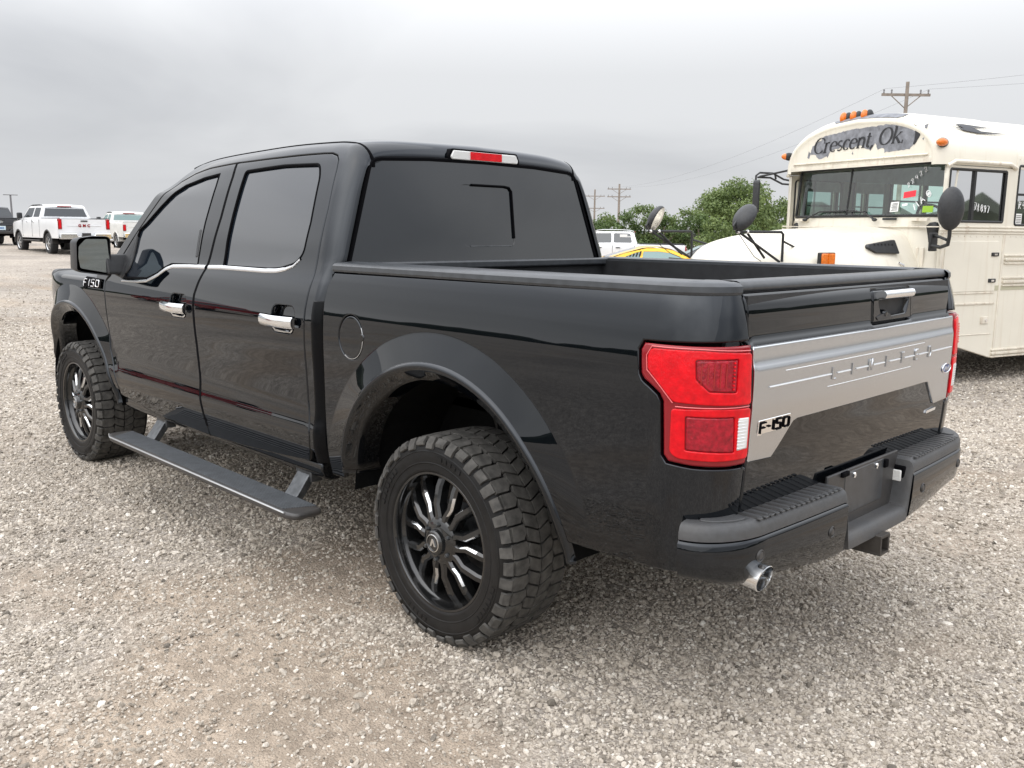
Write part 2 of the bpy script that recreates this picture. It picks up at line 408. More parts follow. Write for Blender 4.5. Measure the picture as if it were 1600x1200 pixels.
bp = N_('ShaderNodeBump'); bp.invert = True; bp.inputs['Strength'].default_value = .75; bp.inputs['Distance'].default_value = .008; L(ad.outputs[0], bp.inputs['Height']); L(bp.outputs[0], b.inputs['Normal'])
ground = build('ground', gm, M_ground, fix=False, kind='structure')
a_ = ground.data.attributes.new('dirt', 'FLOAT', 'POINT'); a_.data.foreach_set('value', att)
# loose stones: points with their own size, turn and colour, each carrying one of five stone shapes
def in_view(x, y, mg=5):
    a = math.degrees(math.atan2(y-3.04, x+2.45))
    return -44.7-30-mg < a < -44.7+30+mg
pts = []; rng = np.random.RandomState(3)
bands = [(1.9, 4.2, 11000, .0047), (4.2, 6.5, 6500, .0056), (6.5, 10, 2300, .0075), (10, 17, 620, .0100), (17, 32, 130, .0135)]
px, psz = [], []
for r0, r1, den, sz in bands:
    half = R(36 if r0 < 6 else 33); A = half*(r1*r1-r0*r0); n = int(A*den)
    rr = np.sqrt(rng.uniform(r0*r0, r1*r1, n)); th = R(-44.7)+rng.uniform(-half, half, n)
    x = -2.4515+rr*np.cos(th); y = 3.0408+rr*np.sin(th)
    s_ = sz*np.exp(rng.normal(0, .42, n)); s_ = np.clip(s_, sz*.45, .018)
    u = rng.uniform(0, 1, n)
    for i in range(n):
        d = dirtmask(x[i], y[i])
        if u[i] > (1.15-d*.95)*(1 if rr[i] < 15 else max(0, (32-rr[i])/17)): continue
        px.append((x[i], y[i], H(x[i], y[i])+micro(x[i], y[i])+s_[i]*rng.uniform(-.05, .28))); psz.append(s_[i])
pm = bpy.data.meshes.new('gravel'); pm.from_pydata(px, [], [])
pm.attributes.new('size', 'FLOAT', 'POINT').data.foreach_set('value', psz)
n = len(px)
pm.attributes.new('turn', 'FLOAT_VECTOR', 'POINT').data.foreach_set('vector', (rng.uniform(-1, 1, (n, 3))*np.array([.7, .7, 3.14])).ravel())
pm.attributes.new('shade', 'FLOAT', 'POINT').data.foreach_set('value', np.clip(rng.normal(.5, .22, n), 0, 1))
pm.attributes.new('pick', 'INT', 'POINT').data.foreach_set('value', rng.randint(0, 5, n))
gravel = bpy.data.objects.new('gravel', pm); COL.objects.link(gravel); gravel['kind'] = 'stuff'
M_stone = bpy.data.materials.new('gravel_stone'); M_stone.use_nodes = True
t = M_stone.node_tree; b = t.nodes['Principled BSDF']; L = t.links.new
an = t.nodes.new('ShaderNodeAttribute'); an.attribute_type = 'INSTANCER'; an.attribute_name = 'shade'
c0 = rmp(an.outputs['Fac'], (0, (.15, .135, .115)), (.22, (.31, .277, .233)), (.5, (.465, .42, .36)), (.75, (.58, .535, .47)), (1, (.76, .73, .67)))
tcn = t.nodes.new('ShaderNodeTexCoord'); nn = t.nodes.new('ShaderNodeTexNoise'); nn.inputs['Scale'].default_value = 3; nn.inputs['Detail'].default_value = 5; L(tcn.outputs['Object'], nn.inputs['Vector'])
col = mixc(1.0, c0, rmp(nn.outputs['Fac'], (.3, (.78, .76, .74)), (.7, (1.12, 1.1, 1.08))), 'MULTIPLY')
L(col, b.inputs['Base Color']); b.inputs['Roughness'].default_value = .88; b.inputs['Specular IOR Level'].default_value = .3
ng = bpy.data.node_groups.new('gravel_scatter', 'GeometryNodeTree')
ng.interface.new_socket('Geometry', in_out='INPUT', socket_type='NodeSocketGeometry'); ng.interface.new_socket('Geometry', in_out='OUTPUT', socket_type='NodeSocketGeometry')
def G(ty, **k):
    n = ng.nodes.new(ty)
    for a, q in k.items(): setattr(n, a, q)
    return n
gi = G('NodeGroupInput'); go = G('NodeGroupOutput'); ip = G('GeometryNodeInstanceOnPoints'); jn = G('GeometryNodeJoinGeometry')
for k in range(5):
    ico = G('GeometryNodeMeshIcoSphere'); ico.inputs['Radius'].default_value = 1; ico.inputs['Subdivisions'].default_value = 2
    sp = G('GeometryNodeSetPosition'); nz = G('ShaderNodeTexNoise'); nz.inputs['Scale'].default_value = 1.1; nz.inputs['Detail'].default_value = 2
    ps = G('GeometryNodeInputPosition'); va = G('ShaderNodeVectorMath', operation='ADD'); va.inputs[1].default_value = (k*7.3, k*3.1, k*5.7)
    ng.links.new(ps.outputs[0], va.inputs[0]); ng.links.new(va.outputs[0], nz.inputs['Vector'])
    sb = G('ShaderNodeVectorMath', operation='SUBTRACT'); sb.inputs[1].default_value = (.5, .5, .5); ng.links.new(nz.outputs['Color'], sb.inputs[0])
    scv = G('ShaderNodeVectorMath', operation='SCALE'); scv.inputs['Scale'].default_value = 1.7; ng.links.new(sb.outputs[0], scv.inputs[0])
    ng.links.new(ico.outputs[0], sp.inputs['Geometry']); ng.links.new(scv.outputs[0], sp.inputs['Offset'])
    tf = G('GeometryNodeTransform'); tf.inputs['Scale'].default_value = [(1, .8, .55), (1.15, .75, .62), (.95, .9, .7), (1.3, .7, .5), (.9, .8, .8)][k]
    ng.links.new(sp.outputs[0], tf.inputs['Geometry'])
    sm = G('GeometryNodeSetMaterial'); sm.inputs['Material'].default_value = M_stone; ng.links.new(tf.outputs[0], sm.inputs['Geometry'])
    gti = G('GeometryNodeGeometryToInstance'); ng.links.new(sm.outputs[0], gti.inputs[0]); ng.links.new(gti.outputs[0], jn.inputs[0])
def named(nm, ty):
    n = G('GeometryNodeInputNamedAttribute', data_type=ty); n.inputs[0].default_value = nm; return n.outputs[0]
ng.links.new(gi.outputs[0], ip.inputs['Points']); ng.links.new(jn.outputs[0], ip.inputs['Instance']); ip.inputs['Pick Instance'].default_value = True
ng.links.new(named('pick', 'INT'), ip.inputs['Instance Index'])
er = G('FunctionNodeEulerToRotation'); ng.links.new(named('turn', 'FLOAT_VECTOR'), er.inputs[0]); ng.links.new(er.outputs[0], ip.inputs['Rotation'])
ng.links.new(named('size', 'FLOAT'), ip.inputs['Scale']); ng.links.new(ip.outputs[0], go.inputs[0])
gmod = gravel.modifiers.new('scatter', 'NODES'); gmod.node_group = ng
# ---------------------------------------------------------------- pickup body surfaces
def pchip(xs, ys):
    xs = np.array(xs, float); ys = np.array(ys, float)
    h = np.diff(xs); d = np.diff(ys) / h; n = len(xs); m = np.zeros(n)
    m[0], m[-1] = d[0], d[-1]
    for i in range(1, n - 1):
        if d[i - 1] * d[i] > 0:
            w1, w2 = 2 * h[i] + h[i - 1], h[i] + 2 * h[i - 1]
            m[i] = (w1 + w2) / (w1 / d[i - 1] + w2 / d[i])
    def f(x):
        x = min(max(x, xs[0]), xs[-1])
        i = min(max(int(np.searchsorted(xs, x)) - 1, 0), n - 2)
        t = (x - xs[i]) / h[i]
        return float((2*t**3-3*t*t+1)*ys[i] + (t**3-2*t*t+t)*h[i]*m[i] + (-2*t**3+3*t*t)*ys[i+1] + (t**3-t*t)*h[i]*m[i+1])
    return f
def sstep(a, b, x):
    t = min(max((x - a) / (b - a), 0), 1); return t * t * (3 - 2 * t)
# cab half section: half width and height against the running parameter v (v is the height up to 1.80)
cab_y = pchip([.30,.40,.45,.50,.56,.61,.66,.71,.78,.92,1.06,1.13,1.18,1.24,1.30,1.335,1.36,1.50,1.65,1.80,1.86,1.90,1.95,2.05,2.2,2.62],
              [.90,.925,.945,.960,.974,.985,.987,.978,.972,.975,.981,.9805,.9755,.962,.942,.926,.916,.876,.825,.768,.742,.720,.683,.588,.44,0.0])
cab_z = pchip([.30,1.80,1.86,1.90,1.95,2.05,2.2,2.62],[.30,1.80,1.860,1.894,1.925,1.946,1.958,1.968])
roof_dz = pchip([.60,.80,.90,1.05,1.4,1.8,2.2,2.45,2.7],[-.05,-.034,-.020,-.006,0,-.008,-.024,-.052,-.11])
arch_c = (.025, .405); front_arch_c = (3.712, .405)
def bulge(s, v, c, ro=.763, ri=.64, amp=.036):
    r = math.hypot(s - c[0], v - c[1])
    if r >= ro: return 0.0
    t = min((ro - r) / (ro - ri), 1.15)
    return amp * t * sstep(.50, .92, v) * (.12 * t + .88)
def F_cab(s, v):
    y = cab_y(v); z = cab_z(v) + roof_dz(max(s, .6)) * sstep(1.70, 1.92, v)
    y += bulge(s, v, front_arch_c)
    if s > 3.3 and 1.12 < v <= 1.35: y -= .09 * sstep(1.19, 1.29, v)**1.5 * sstep(3.1, 3.5, s)
    if s > 3.9: y -= .16 * ((s - 3.9) / .6)**2
    up = sstep(1.33, 1.42, v)
    yw = .072 * (1 - up) + up * max(y - max(.845 - (v - 1.378) * .34, .655), 0.0)
    a = .055 * (1 - up) + .105 * up
    xc = .79 - .012 * up + .10 * max(v - 1.378, 0) * (1 if v < 1.85 else 1)
    xc = min(xc, .835)
    s0 = xc + a
    if s < s0:
        L = math.pi / 2 * math.sqrt((a * a + yw * yw) / 2)
        f = (s0 - s) / L * math.pi / 2
        drop = .066 * sstep(1.80, 1.95, v)
        if f <= math.pi / 2:
            return (s0 - a * math.sin(f), y - yw * (1 - math.cos(f)), z - drop * (1 - math.cos(f)))
        e = (f - math.pi / 2) * L * 2 / math.pi
        if v > 1.90: return (xc, y - yw, z - drop - e)
        return (xc, y - yw - e, z - drop)
    return (s, y, z)
def cab_end(v):
    y = cab_y(v); up = sstep(1.33, 1.42, v)
    yw = .072 * (1 - up) + up * max(y - max(.845 - (v - 1.378) * .34, .655), 0.0)
    a = .055 * (1 - up) + .105 * up
    xc = min(.79 - .012 * up + .10 * max(v - 1.378, 0), .835)
    return xc + a - math.pi / 2 * math.sqrt((a * a + yw * yw) / 2)
# bed side
bed_y = pchip([.40,.50,.55,.62,.75,.95,1.08,1.15,1.20,1.25,1.30,1.34,1.365,1.385],
              [.925,.950,.962,.972,.977,.980,.982,.9805,.977,.970,.959,.948,.938,.928])
tail_x = pchip([.50,.60,.75,.90,1.05,1.15,1.22,1.30,1.36,1.40],[-1.095,-1.110,-1.122,-1.132,-1.136,-1.134,-1.128,-1.112,-1.094,-1.080])
def F_bed(s, v):
    y = bed_y(v) + bulge(s, v, arch_c)
    if s < -.4: y -= .012 * ((-.4 - s) / .5)**2 if s > -.9 else .012
    s0 = -.90; xr = tail_x(v); a = s0 - xr; b = y - .772
    if s < s0:
        L = math.pi / 2 * math.sqrt((a * a + b * b) / 2) * .985
        f = (s0 - s) / L * math.pi / 2
        n = 2.0 / 2.35
        if f <= math.pi / 2:
            return (s0 - a * math.sin(f)**n, y - b * (1 - math.cos(f)**n), v)
        return (xr, y - b - (f - math.pi / 2) * L * 2 / math.pi, v)
    return (s, y, v)
def bed_end(v):
    a = -.90 - tail_x(v); b = bed_y(v) - .012 - .772
    return -.90 - math.pi / 2 * math.sqrt((a * a + b * b) / 2) * .985
# ---------------------------------------------------------------- the black pickup
truck = thing('pickup_truck', 'black four door pickup truck with black wheels and silver tailgate panel, nearest vehicle', 'pickup truck')
def T(name, mb, m, parent=None, **k): return build(name, mb, m, parent if parent is not None else truck, **k)
def arch(c, r, a0, a1, n=28): return [(c[0]+r*math.cos(R(a0+(a1-a0)*i/n)), c[1]+r*math.sin(R(a0+(a1-a0)*i/n))) for i in range(n+1)]
# outlines in (along the truck, up)
SEAM_R = [(.915,.520),(.885,.585),(.878,.650),(.902,.80),(.907,.984),(.906,1.151),(.906,1.25),(.905,1.326),(.911,1.411),(.924,1.62),(.950,1.80),(.962,1.845),(.985,1.868),(1.03,1.878)]
SEAM_B = [(1.897,.462),(1.897,.52),(1.902,.61),(1.930,.706),(1.947,.891),(1.957,1.06),(1.962,1.14),(1.960,1.20),(1.938,1.268),(1.902,1.346),(1.880,1.589),(1.888,1.80),(1.902,1.878)]
SEAM_F = [(3.022,.530),(3.018,.586),(3.056,.694),(3.105,.80),(3.128,.95),(3.140,1.12),(3.146,1.215)]
TOP_R = [(1.10,1.879),(1.45,1.874),(1.75,1.876),(1.902,1.878)]
TOP_F = [(1.902,1.878),(2.19,1.874),(2.36,1.860),(2.50,1.825),(2.64,1.735),(2.845,1.530),(2.98,1.395),(3.04,1.330),(3.085,1.250),(3.146,1.215)]
WIN_F = [(2.838,1.520),(2.767,1.560),(2.636,1.652),(2.507,1.733),(2.406,1.780),(2.214,1.812),(2.045,1.824),(2.036,1.754),(2.035,1.564),(2.020,1.388),(2.010,1.347),(2.32,1.342),(2.40,1.318),(2.46,1.287),(2.57,1.256),(2.86,1.246),(2.90,1.30)]
WIN_R = rounded([(1.769,1.822),(1.408,1.830),(1.095,1.826),(1.062,1.766),(1.030,1.565),(1.030,1.43),(1.080,1.385),(1.20,1.358),(1.30,1.353),(1.735,1.352),(1.752,1.467),(1.762,1.609)], [.02,0,.03,.02,0,.03,.05,.06,0,.01,0,0])
sill = [(2.55,.478),(2.2,.468)]
FD = SEAM_B[::-1][1:] and ([(3.022,.530)]+SEAM_F[1:]+TOP_F[-2:0:-1]+[(1.902,1.878)]+SEAM_B[::-1][1:]+sill[::-1])
RD = [(1.897,.462)]+SEAM_B[1:]+TOP_R[-2::-1]+SEAM_R[::-1]+[(1.2,.497),(1.5,.478)]
def handle_cup(c): return [(c[0]-.115*math.cos(q) if abs(math.cos(q)) < .8 else c[0]-.115*math.copysign(.9, math.cos(q)), c[1]+.047*math.sin(q)) for q in np.linspace(0, 2*math.pi, 24, endpoint=False)]
def rrect(x0, x1, y0, y1, r): return rounded([(x0, y0), (x1, y0), (x1, y1), (x0, y1)], r)
CUP_F = rrect(2.045, 2.235, 1.072, 1.190, .045); CUP_R = rrect(.990, 1.180, 1.082, 1.200, .045)
def dark_panel(outline, F, depth, m, name, parent, mir, step=.06, sign=1): return T(name, panel(outline, F, step=step, gap=.0, fold=.004, lift=-depth, mir=mir, sign=sign), m, parent)
for mir in (False, True):
    sgn = -1 if mir else 1
    # doors
    for nm, OUT, WIN, CUP, gm_ in (('front_door', FD, WIN_F, CUP_F, M_sideglass), ('rear_door', RD, WIN_R, CUP_R, M_sideglass)):
        d = T(nm, panel(OUT, F_cab, holes=[WIN, CUP], step=.04 if mir else .026, gap=.0032, fold=.03, mir=mir), M_black)
        T('window', panel(offset(WIN, -.004), F_cab, step=.06, gap=0, fold=.004, lift=-.009, mir=mir), gm_, d)
        # rubber run around the window
        mb = MB(); lp = dens(WIN, .03)
        P = [Vector(F_cab(*q))-surf_n(F_cab, *q)*.004 for q in lp]; mb.tube([(p.x, p.y*sgn, p.z) for p in P], .0075, 6, closed=True); T('window_seal', mb, M_seam, d)
        # handle: cup floor, grip, lower bezel
        cc = (sum(p[0] for p in CUP)/len(CUP), sum(p[1] for p in CUP)/len(CUP))
        mb = panel(offset(CUP, -.006), F_cab, step=.03, gap=0, fold=.004, lift=-.032, mir=mir); T('handle_recess', mb, M_black, d)
        y0 = F_cab(cc[0], cc[1])[1]
        mb = MB(); k = [(cc[0]-.133, cc[1]-.012), (cc[0]+.133, cc[1]-.014)]
        G_ = []
        for i in range(13):
            t_ = i/12; x = cc[0]-.128+.276*t_; bow = .030+.016*(1-(2*t_-1)**2)
            G_.append([(x, sgn*(y0+bow+.010*(1-abs(q)**3)-.004), cc[1]-.008+.0255*q) for q in np.linspace(-1, 1, 9)])
        mb.grid(G_, flip=mir)
        Gi = [[(p[0], p[1]-sgn*.018, p[2]*.9+(cc[1]-.008)*.1) for p in r_] for r_ in G_]; mb.grid(Gi, flip=not mir)
        for a, b2 in ((G_[0], Gi[0]), (G_[-1], Gi[-1])): mb.grid([a, b2])
        mb.grid([[r_[0] for r_ in G_], [r_[0] for r_ in Gi]]); mb.grid([[r_[-1] for r_ in G_], [r_[-1] for r_ in Gi]])
        T('door_handle', mb, M_chrome, d, ang=50)
        for xo in (-.09, .09): mb = MB(); mb.box((cc[0]+xo, sgn*(y0+.004), cc[1]-.006), (.022, .04, .022)); T('handle_mount', mb, M_blacktrim, d)
        lw = [(cc[0]-.085, cc[1]-.040), (cc[0]-.07, cc[1]-.052), (cc[0]+.06, cc[1]-.054), (cc[0]+.088, cc[1]-.036)]
        mb = MB(); P = [Vector(F_cab(*q)) for q in dens(lw, .02, False)]; mb.tube([(p.x, (p.y-.001)*sgn, p.z) for p in P], .0055, 6); T('handle_bezel', mb, M_chrome, d)
        # bright belt line under the glass
        bl = [(1.745,1.344),(1.55,1.344),(1.32,1.344),(1.22,1.348),(1.15,1.357),(1.09,1.373),(1.045,1.404)] if nm == 'rear_door' else [(1.915,1.339),(2.1,1.337),(2.29,1.330),(2.36,1.314),(2.44,1.277),(2.56,1.241),(2.68,1.231),(2.90,1.226)]
        if nm == 'rear_door': bl = [(1.882,1.340)]+bl
        mb = MB(); G_ = []
        for q in dens(bl, .03, False):
            p = Vector(F_cab(*q)); n = surf_n(F_cab, *q); up = n.cross(Vector((1, 0, 0))).normalized(); up = up if up.z > 0 else -up
            wv = .011 if nm == 'rear_door' else .011*(1-.55*sstep(2.3, 2.8, q[0]))
            wv *= 1-.6*sstep(1.2, 1.05, q[0]) if q[0] < 1.2 else 1
            G_.append([(z_.x, z_.y*sgn, z_.z) for z_ in (p-up*wv-n*.004, p-up*wv+n*.002, p-up*wv*.5+n*.0055, p+up*wv*.5+n*.0055, p+up*wv+n*.002, p+up*wv-n*.004)])
        mb.grid(G_, flip=mir); T('belt_trim', mb, M_bright, d)
        if nm == 'front_door':
            # keypad strip on the pillar and the black mirror patch
            mb = panel(rounded([(2.032,1.385),(2.056,1.385),(2.075,1.53),(2.052,1.53)], .01), F_cab, step=.02, gap=0, fold=.004, lift=.004, mir=mir); T('keypad', mb, M_blacktrim, d)
            mb = panel([(3.060,1.262),(2.90,1.240),(2.845,1.30),(2.842,1.518),(2.875,1.490)], F_cab, step=.05, gap=.0, fold=.01, lift=.003, mir=mir); T('mirror_patch', mb, M_blacktrim, d)
    # black pillars and door openings behind the gaps
    for q_, dp in (([(1.72,.47),(2.05,.47),(2.08,1.2),(2.03,1.86),(1.75,1.86),(1.78,1.2)], .026), ([(3.0,.53),(3.2,.53),(3.25,1.21),(3.06,1.21)], .03), ([(.865,.50),(.95,.50),(.95,1.30),(.97,1.80),(1.0,1.86),(.93,1.84),(.88,1.3)], .03), ([(.96,1.855),(2.4,1.84),(2.4,1.885),(.96,1.9)], .022)):
        T('door_jamb', panel(q_, F_cab, step=.08, gap=0, fold=.004, lift=-dp, mir=mir), M_seam)
    # rocker under the doors
    mb = MB(); rk = [(.955,.505),(.960,.47),(.945,.435),(.91,.42),(.86,.42),(.86,.52)]
    mb.prism([(a-.018, b+.01) for a, b in rk], .86, 3.03, 'x'); mb.v = [(p[0], p[1]*sgn, p[2]-.012*math.sin(max(0, min(1, (p[0]-.86)/2.1))*math.pi)) for p in mb.v]; T('rocker_panel', mb, M_black, bevel=.008)
    # wide rubber line between the two doors
    q_ = [(p[0], p[1]) for p in SEAM_B if p[1] > .5]; st_ = [(p[0]-.0125, p[1]) for p in q_]+[(p[0]+.0095, p[1]) for p in q_[::-1]]
    T('door_seal', panel(st_, F_cab, step=.05, gap=0, fold=.004, lift=.0012, mir=mir, round_edge=.0015), M_seam)
    # cab shell: quarter pillar, roof rail and windscreen pillar in one skin
    rear = [(cab_end(v), v) for v in (.505,.7,.9,1.1,1.25,1.33,1.36,1.39,1.45,1.55,1.65,1.72,1.78,1.83,1.88,1.92,1.95,1.965)]
    CAB = SEAM_R[1:]+TOP_R+TOP_F[1:-1]+[(3.12,1.262),(3.155,1.30),(3.125,1.362),(2.955,1.520),(2.845,1.632),(2.742,1.735),(2.62,1.838),(2.53,1.892),(2.42,1.937),(2.33,1.965),(1.9,1.965),(1.4,1.965),(1.0,1.965)]+rear[::-1]
    T('cab_side', panel(CAB, F_cab, step=.022 if not mir else .035, gap=.0028, fold=.016, mir=mir), M_black)
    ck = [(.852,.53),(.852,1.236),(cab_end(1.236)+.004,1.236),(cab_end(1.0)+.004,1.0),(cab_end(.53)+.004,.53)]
    T('cab_dark_reflection', panel(ck, F_cab, step=.03, gap=0, fold=.004, lift=.0022, mir=mir), M_deep)  # black strip painting in the dark reflection on the cab's rear corner
    bk = [(cab_end(v)+.012, v) for v in (1.82,1.88,1.92,1.95,1.962)]
    T('cab_corner', panel([(1.0,1.82),(1.0,1.962)]+bk[::-1], F_cab, step=.02, gap=0, fold=.003, lift=-.010, mir=mir), M_seam)
    # front wing
    a0 = arch(front_arch_c, .652, 168, 12)
    FEN = [(3.056,.694),(3.020,.586),(3.024,.545)]; FEN = [(3.024,.56),(3.018,.586),(3.056,.694),(3.105,.80),(3.128,.95),(3.140,1.12),(3.146,1.215),(3.10,1.262),(3.3,1.272),(3.8,1.262),(4.15,1.238),(4.30,1.19),(4.335,1.05),(4.36,.9)]+[(4.352,.56)]+[(front_arch_c[0]+.645*math.cos(R(a)), front_arch_c[1]+.652*math.sin(R(a))) for a in range(14, 167, 4)]
    T('front_fender', panel(FEN, F_cab, creases=[arch(front_arch_c, q, -10, 190, 60) for q in (.768, .759, .70)], step=.028 if not mir else .05, gap=.003, fold=.02, mir=mir), M_black)
    # bed side with the lamp notch cut in
    LAMP = [(-.892,1.228),(-.880,1.205),(-.886,1.133),(-.896,1.116),(-.936,1.080),(-.946,1.060),(-.951,.905),(-.966,.884),(-1.04,.876),(-1.15,.872)]
    seam = [(bed_end(v), v) for v in (1.372,1.34,1.30,1.26,1.235)]; seam2 = [(bed_end(v), v) for v in (.868,.82,.76,.70)]
    BED = [(.722,1.362),(-.2,1.366),(-.8,1.371)]+seam+LAMP[:1]+LAMP[1:]+seam2[:1]+seam2+[(-1.10,.690),(-1.02,.555),(-1.0,.548),(-.60,.542)]+[(arch_c[0]+.640*math.cos(R(a)), arch_c[1]+.650*math.sin(R(a))) for a in range(167, 8, -4)]+[(.672,.487),(.765,.487),(.765,.8),(.762,1.234),(.752,1.30)]
    FUEL = [(.557+.083*math.cos(q), 1.108+.088*math.sin(q)) for q in np.linspace(0, 2*math.pi, 40, endpoint=False)]
    ARC = lambda c: [arch(c, .768, -10, 190, 60), arch(c, .759, -10, 190, 60), arch(c, .70, -10, 190, 50)]
    bs = T('bed_side', panel(BED, F_bed, holes=[] if mir else [FUEL], creases=ARC(arch_c), step=.022 if not mir else .04, gap=.0028, fold=.022, mir=mir), M_black)
    if not mir:
        fd = T('fuel_door', panel(FUEL, F_bed, step=.03, gap=.0026, fold=.01), M_black, bs)
        mb = panel(offset(FUEL, -.01), F_bed, step=.04, gap=0, fold=.004, lift=-.014); T('fuel_recess', mb, M_seam, bs)
        mb = MB(); mb.lathe([(.0, .004), (.012, .004), (.016, 0), (.016, -.02)], 16, (.478, F_bed(.478, 1.114)[1]-.001, 1.112)); T('fuel_latch', mb, M_black, bs)
        mb = MB(); q_ = [F_bed(.557+.083*math.cos(q), 1.108+.088*math.sin(q)) for q in np.linspace(R(150), R(300), 18)]; mb.tube([(p[0], p[1]-.0005, p[2]) for p in q_], .0016, 5); T('fuel_edge', mb, M_bright, bs)
    # lower lip mouldings (jack points, reflector strip)
    # wheel arch lips
    for c, F in ((arch_c, F_bed), (front_arch_c, F_cab)):
        mb = MB(); G_ = []
        for a in np.linspace(-2, 182 if c is arch_c else 184, 60):
            ca, sa = math.cos(R(a)), math.sin(R(a))
            if sa < .12 and a < 90 and c is arch_c: pass
            row = []
            zmin = .487 if a > 90 else .545
            for rr, out_ in ((.664, -.012), (.660, .003), (.653, .010), (.645, .0125), (.638, .011), (.628, .003), (.610, -.012), (.592, -.026), (.586, -.032), (.585, -.06), (.585, -.14)):
                x = c[0]+rr*ca*.99; z = c[1]+rr*sa
                if z < zmin: z = zmin+(z-zmin)*.15
                s_, v_ = c[0]+.662*ca, c[1]+.662*sa
                yb = F(s_, max(v_, .5))[1]
                row.append((x, sgn*(yb+out_), z))
            G_.append(row)
        mb.grid(G_, flip=mir); T('wheel_arch_lip', mb, M_black, ang=50)
        # inner liner
        mb = MB(); G_ = []
        for a in np.linspace(4, 176, 30):
            ca, sa = math.cos(R(a)), math.sin(R(a)); G_.append([(c[0]+.60*ca, sgn*y_, c[1]+.60*sa) for y_ in (.93, .85, .70, .50)])
        mb.grid(G_)
        mb.add([(c[0]-.62, sgn*.50, .47), (c[0]+.62, sgn*.50, .47), (c[0]+.62, sgn*.50, 1.02), (c[0]-.62, sgn*.50, 1.02)], [(0, 1, 2, 3)])
        T('wheel_liner', mb, M_well, fix=False)
    # lamp: housing, lit guides, dark centre, reverse lens
    lf = sgn
    def LP(pts): return pts
    lamp_out = [(-.897,1.226),(-.886,1.205),(-.892,1.136),(-.901,1.119),(-.941,1.083),(-.951,1.062),(-.956,.907),(-.970,.888),(-1.04,.880),(-1.15,.876),(bed_end(.875)+.001,.876),(bed_end(.95)+.001,.95),(bed_end(1.05)+.001,1.05),(bed_end(1.15)+.001,1.15),(bed_end(1.22)+.001,1.226)]
    tl = T('tail_light', panel(lamp_out, F_bed, step=.022, gap=.0025, fold=.03, lift=.004, mir=mir, round_edge=.007), M_redframe)
    E_ = lambda v, d=.006: bed_end(v)+d
    up = rounded([(-.915,1.212),(-.908,1.19),(-.910,1.150),(-.966,1.082),(-.980,1.064),(-1.07,1.060),(E_(1.055),1.055),(E_(1.2),1.203),(-1.05,1.213)], .012)
    dk = rounded([(-1.037,1.186),(-1.042,1.132),(-1.082,1.098),(-1.172,1.094),(-1.172,1.188)], .006)
    lo = rounded([(-.976,1.046),(-.974,.918),(-.995,.901),(-1.1,.896),(E_(.897),.896),(E_(1.04),1.046),(-1.09,1.05)], .012)
    ld = rounded([(-1.016,1.026),(-1.018,.928),(-1.172,.920),(-1.168,1.024)], .006)
    T('light_guide', panel(up, F_bed, holes=[dk], step=.02, gap=.001, fold=.006, lift=.010, mir=mir, round_edge=.004), M_redglow, tl)
    T('light_guide', panel(lo, F_bed, holes=[ld], step=.02, gap=.001, fold=.006, lift=.010, mir=mir, round_edge=.004), M_redglow, tl)
    T('lamp_lens', panel(dk, F_bed, step=.02, gap=.0015, fold=.004, lift=.0085, mir=mir), M_reddark, tl)
    T('lamp_lens', panel(ld, F_bed, step=.02, gap=.0015, fold=.004, lift=.0085, mir=mir), M_reddark, tl)
    T('reverse_lens', panel(rounded([(-1.180,1.022),(-1.178,.924),(E_(.92, .012),.926),(E_(1.02, .012),1.020)], .004), F_bed, step=.02, gap=.0015, fold=.006, lift=.012, mir=mir), M_clear, tl)
    # inner columns, dots and pale moulded edges of the lens
    for s0_ in (-1.055, -1.075, -1.095, -1.115, -1.135):
        mb = MB(); P = [F_bed(s0_, v) for v in np.linspace(1.108+(.01 if s0_ > -1.08 else 0), 1.178, 4)]; mb.tube([(p[0]-.006, sgn*(p[1]+.007), p[2]) for p in P], .0022, 4); T('lens_column', mb, M_redlens, tl)
    mb = MB()
    for i in range(8): p = F_bed(-1.160, 1.105+i*.0105); mb.ball((p[0]-.009, sgn*(p[1]+.006), p[2]), .0036, 6, 4)
    T('lamp_dot', mb, M_redglow, tl, kind='stuff')
    for ed in ([(-.912,1.2175),(-1.05,1.2175),(E_(1.2),1.210)], [(-.984,1.0525),(-1.09,1.0525),(E_(1.05),1.0505)], [(-.912,1.2175),(-.902,1.19),(-.905,1.148),(-.962,1.079),(-.976,1.062)]):
        mb = MB(); P = [F_bed(*q) for q in dens(ed, .03, False)]; mb.tube([(p[0]-.007, sgn*(p[1]+.008), p[2]) for p in P], .0015, 5); T('lens_edge', mb, mat('pale_red_edge', (.75, .16, .17), .12, ior=1.5), tl)
    mb = MB()
    for i in range(9):
        v = .932+i*.0098; P = [F_bed(s_, v) for s_ in np.linspace(-1.183, E_(v, .014), 5)]; mb.tube([(p[0]-.010, p[1]*sgn+sgn*.008, p[2]) for p in P], .0016, 4)
    T('lens_rib', mb, M_bright, tl)
    # rail cap: runs along the bed side and turns the corner to the tailgate
    mb = MB(); G_ = []
    for s_ in list(np.linspace(.735, -.88, 36))+list(np.linspace(-.90, bed_end(1.365)+.004, 16)):
        p = F_bed(s_, 1.362); n = surf_n(F_bed, s_, 1.33); n = Vector((n.x, n.y, 0)).normalized(); row = []
        for d, zz in ((.010, 1.3625), (-.001, 1.364), (-.005, 1.372), (-.003, 1.388), (.008, 1.397), (.028, 1.4005), (.034, 1.3975), (.042, 1.4005), (.083, 1.403), (.128, 1.402), (.140, 1.396), (.142, 1.36)):
            x, y = p[0]-n.x*d, p[1]-n.y*d
            if s_ < -.9 and d > .04: y = max(y, .772); x = min(x, -1.0+.06*(d > .1)) if n.x < -.3 else x
            row.append((x, sgn*y, zz))
        G_.append(row)
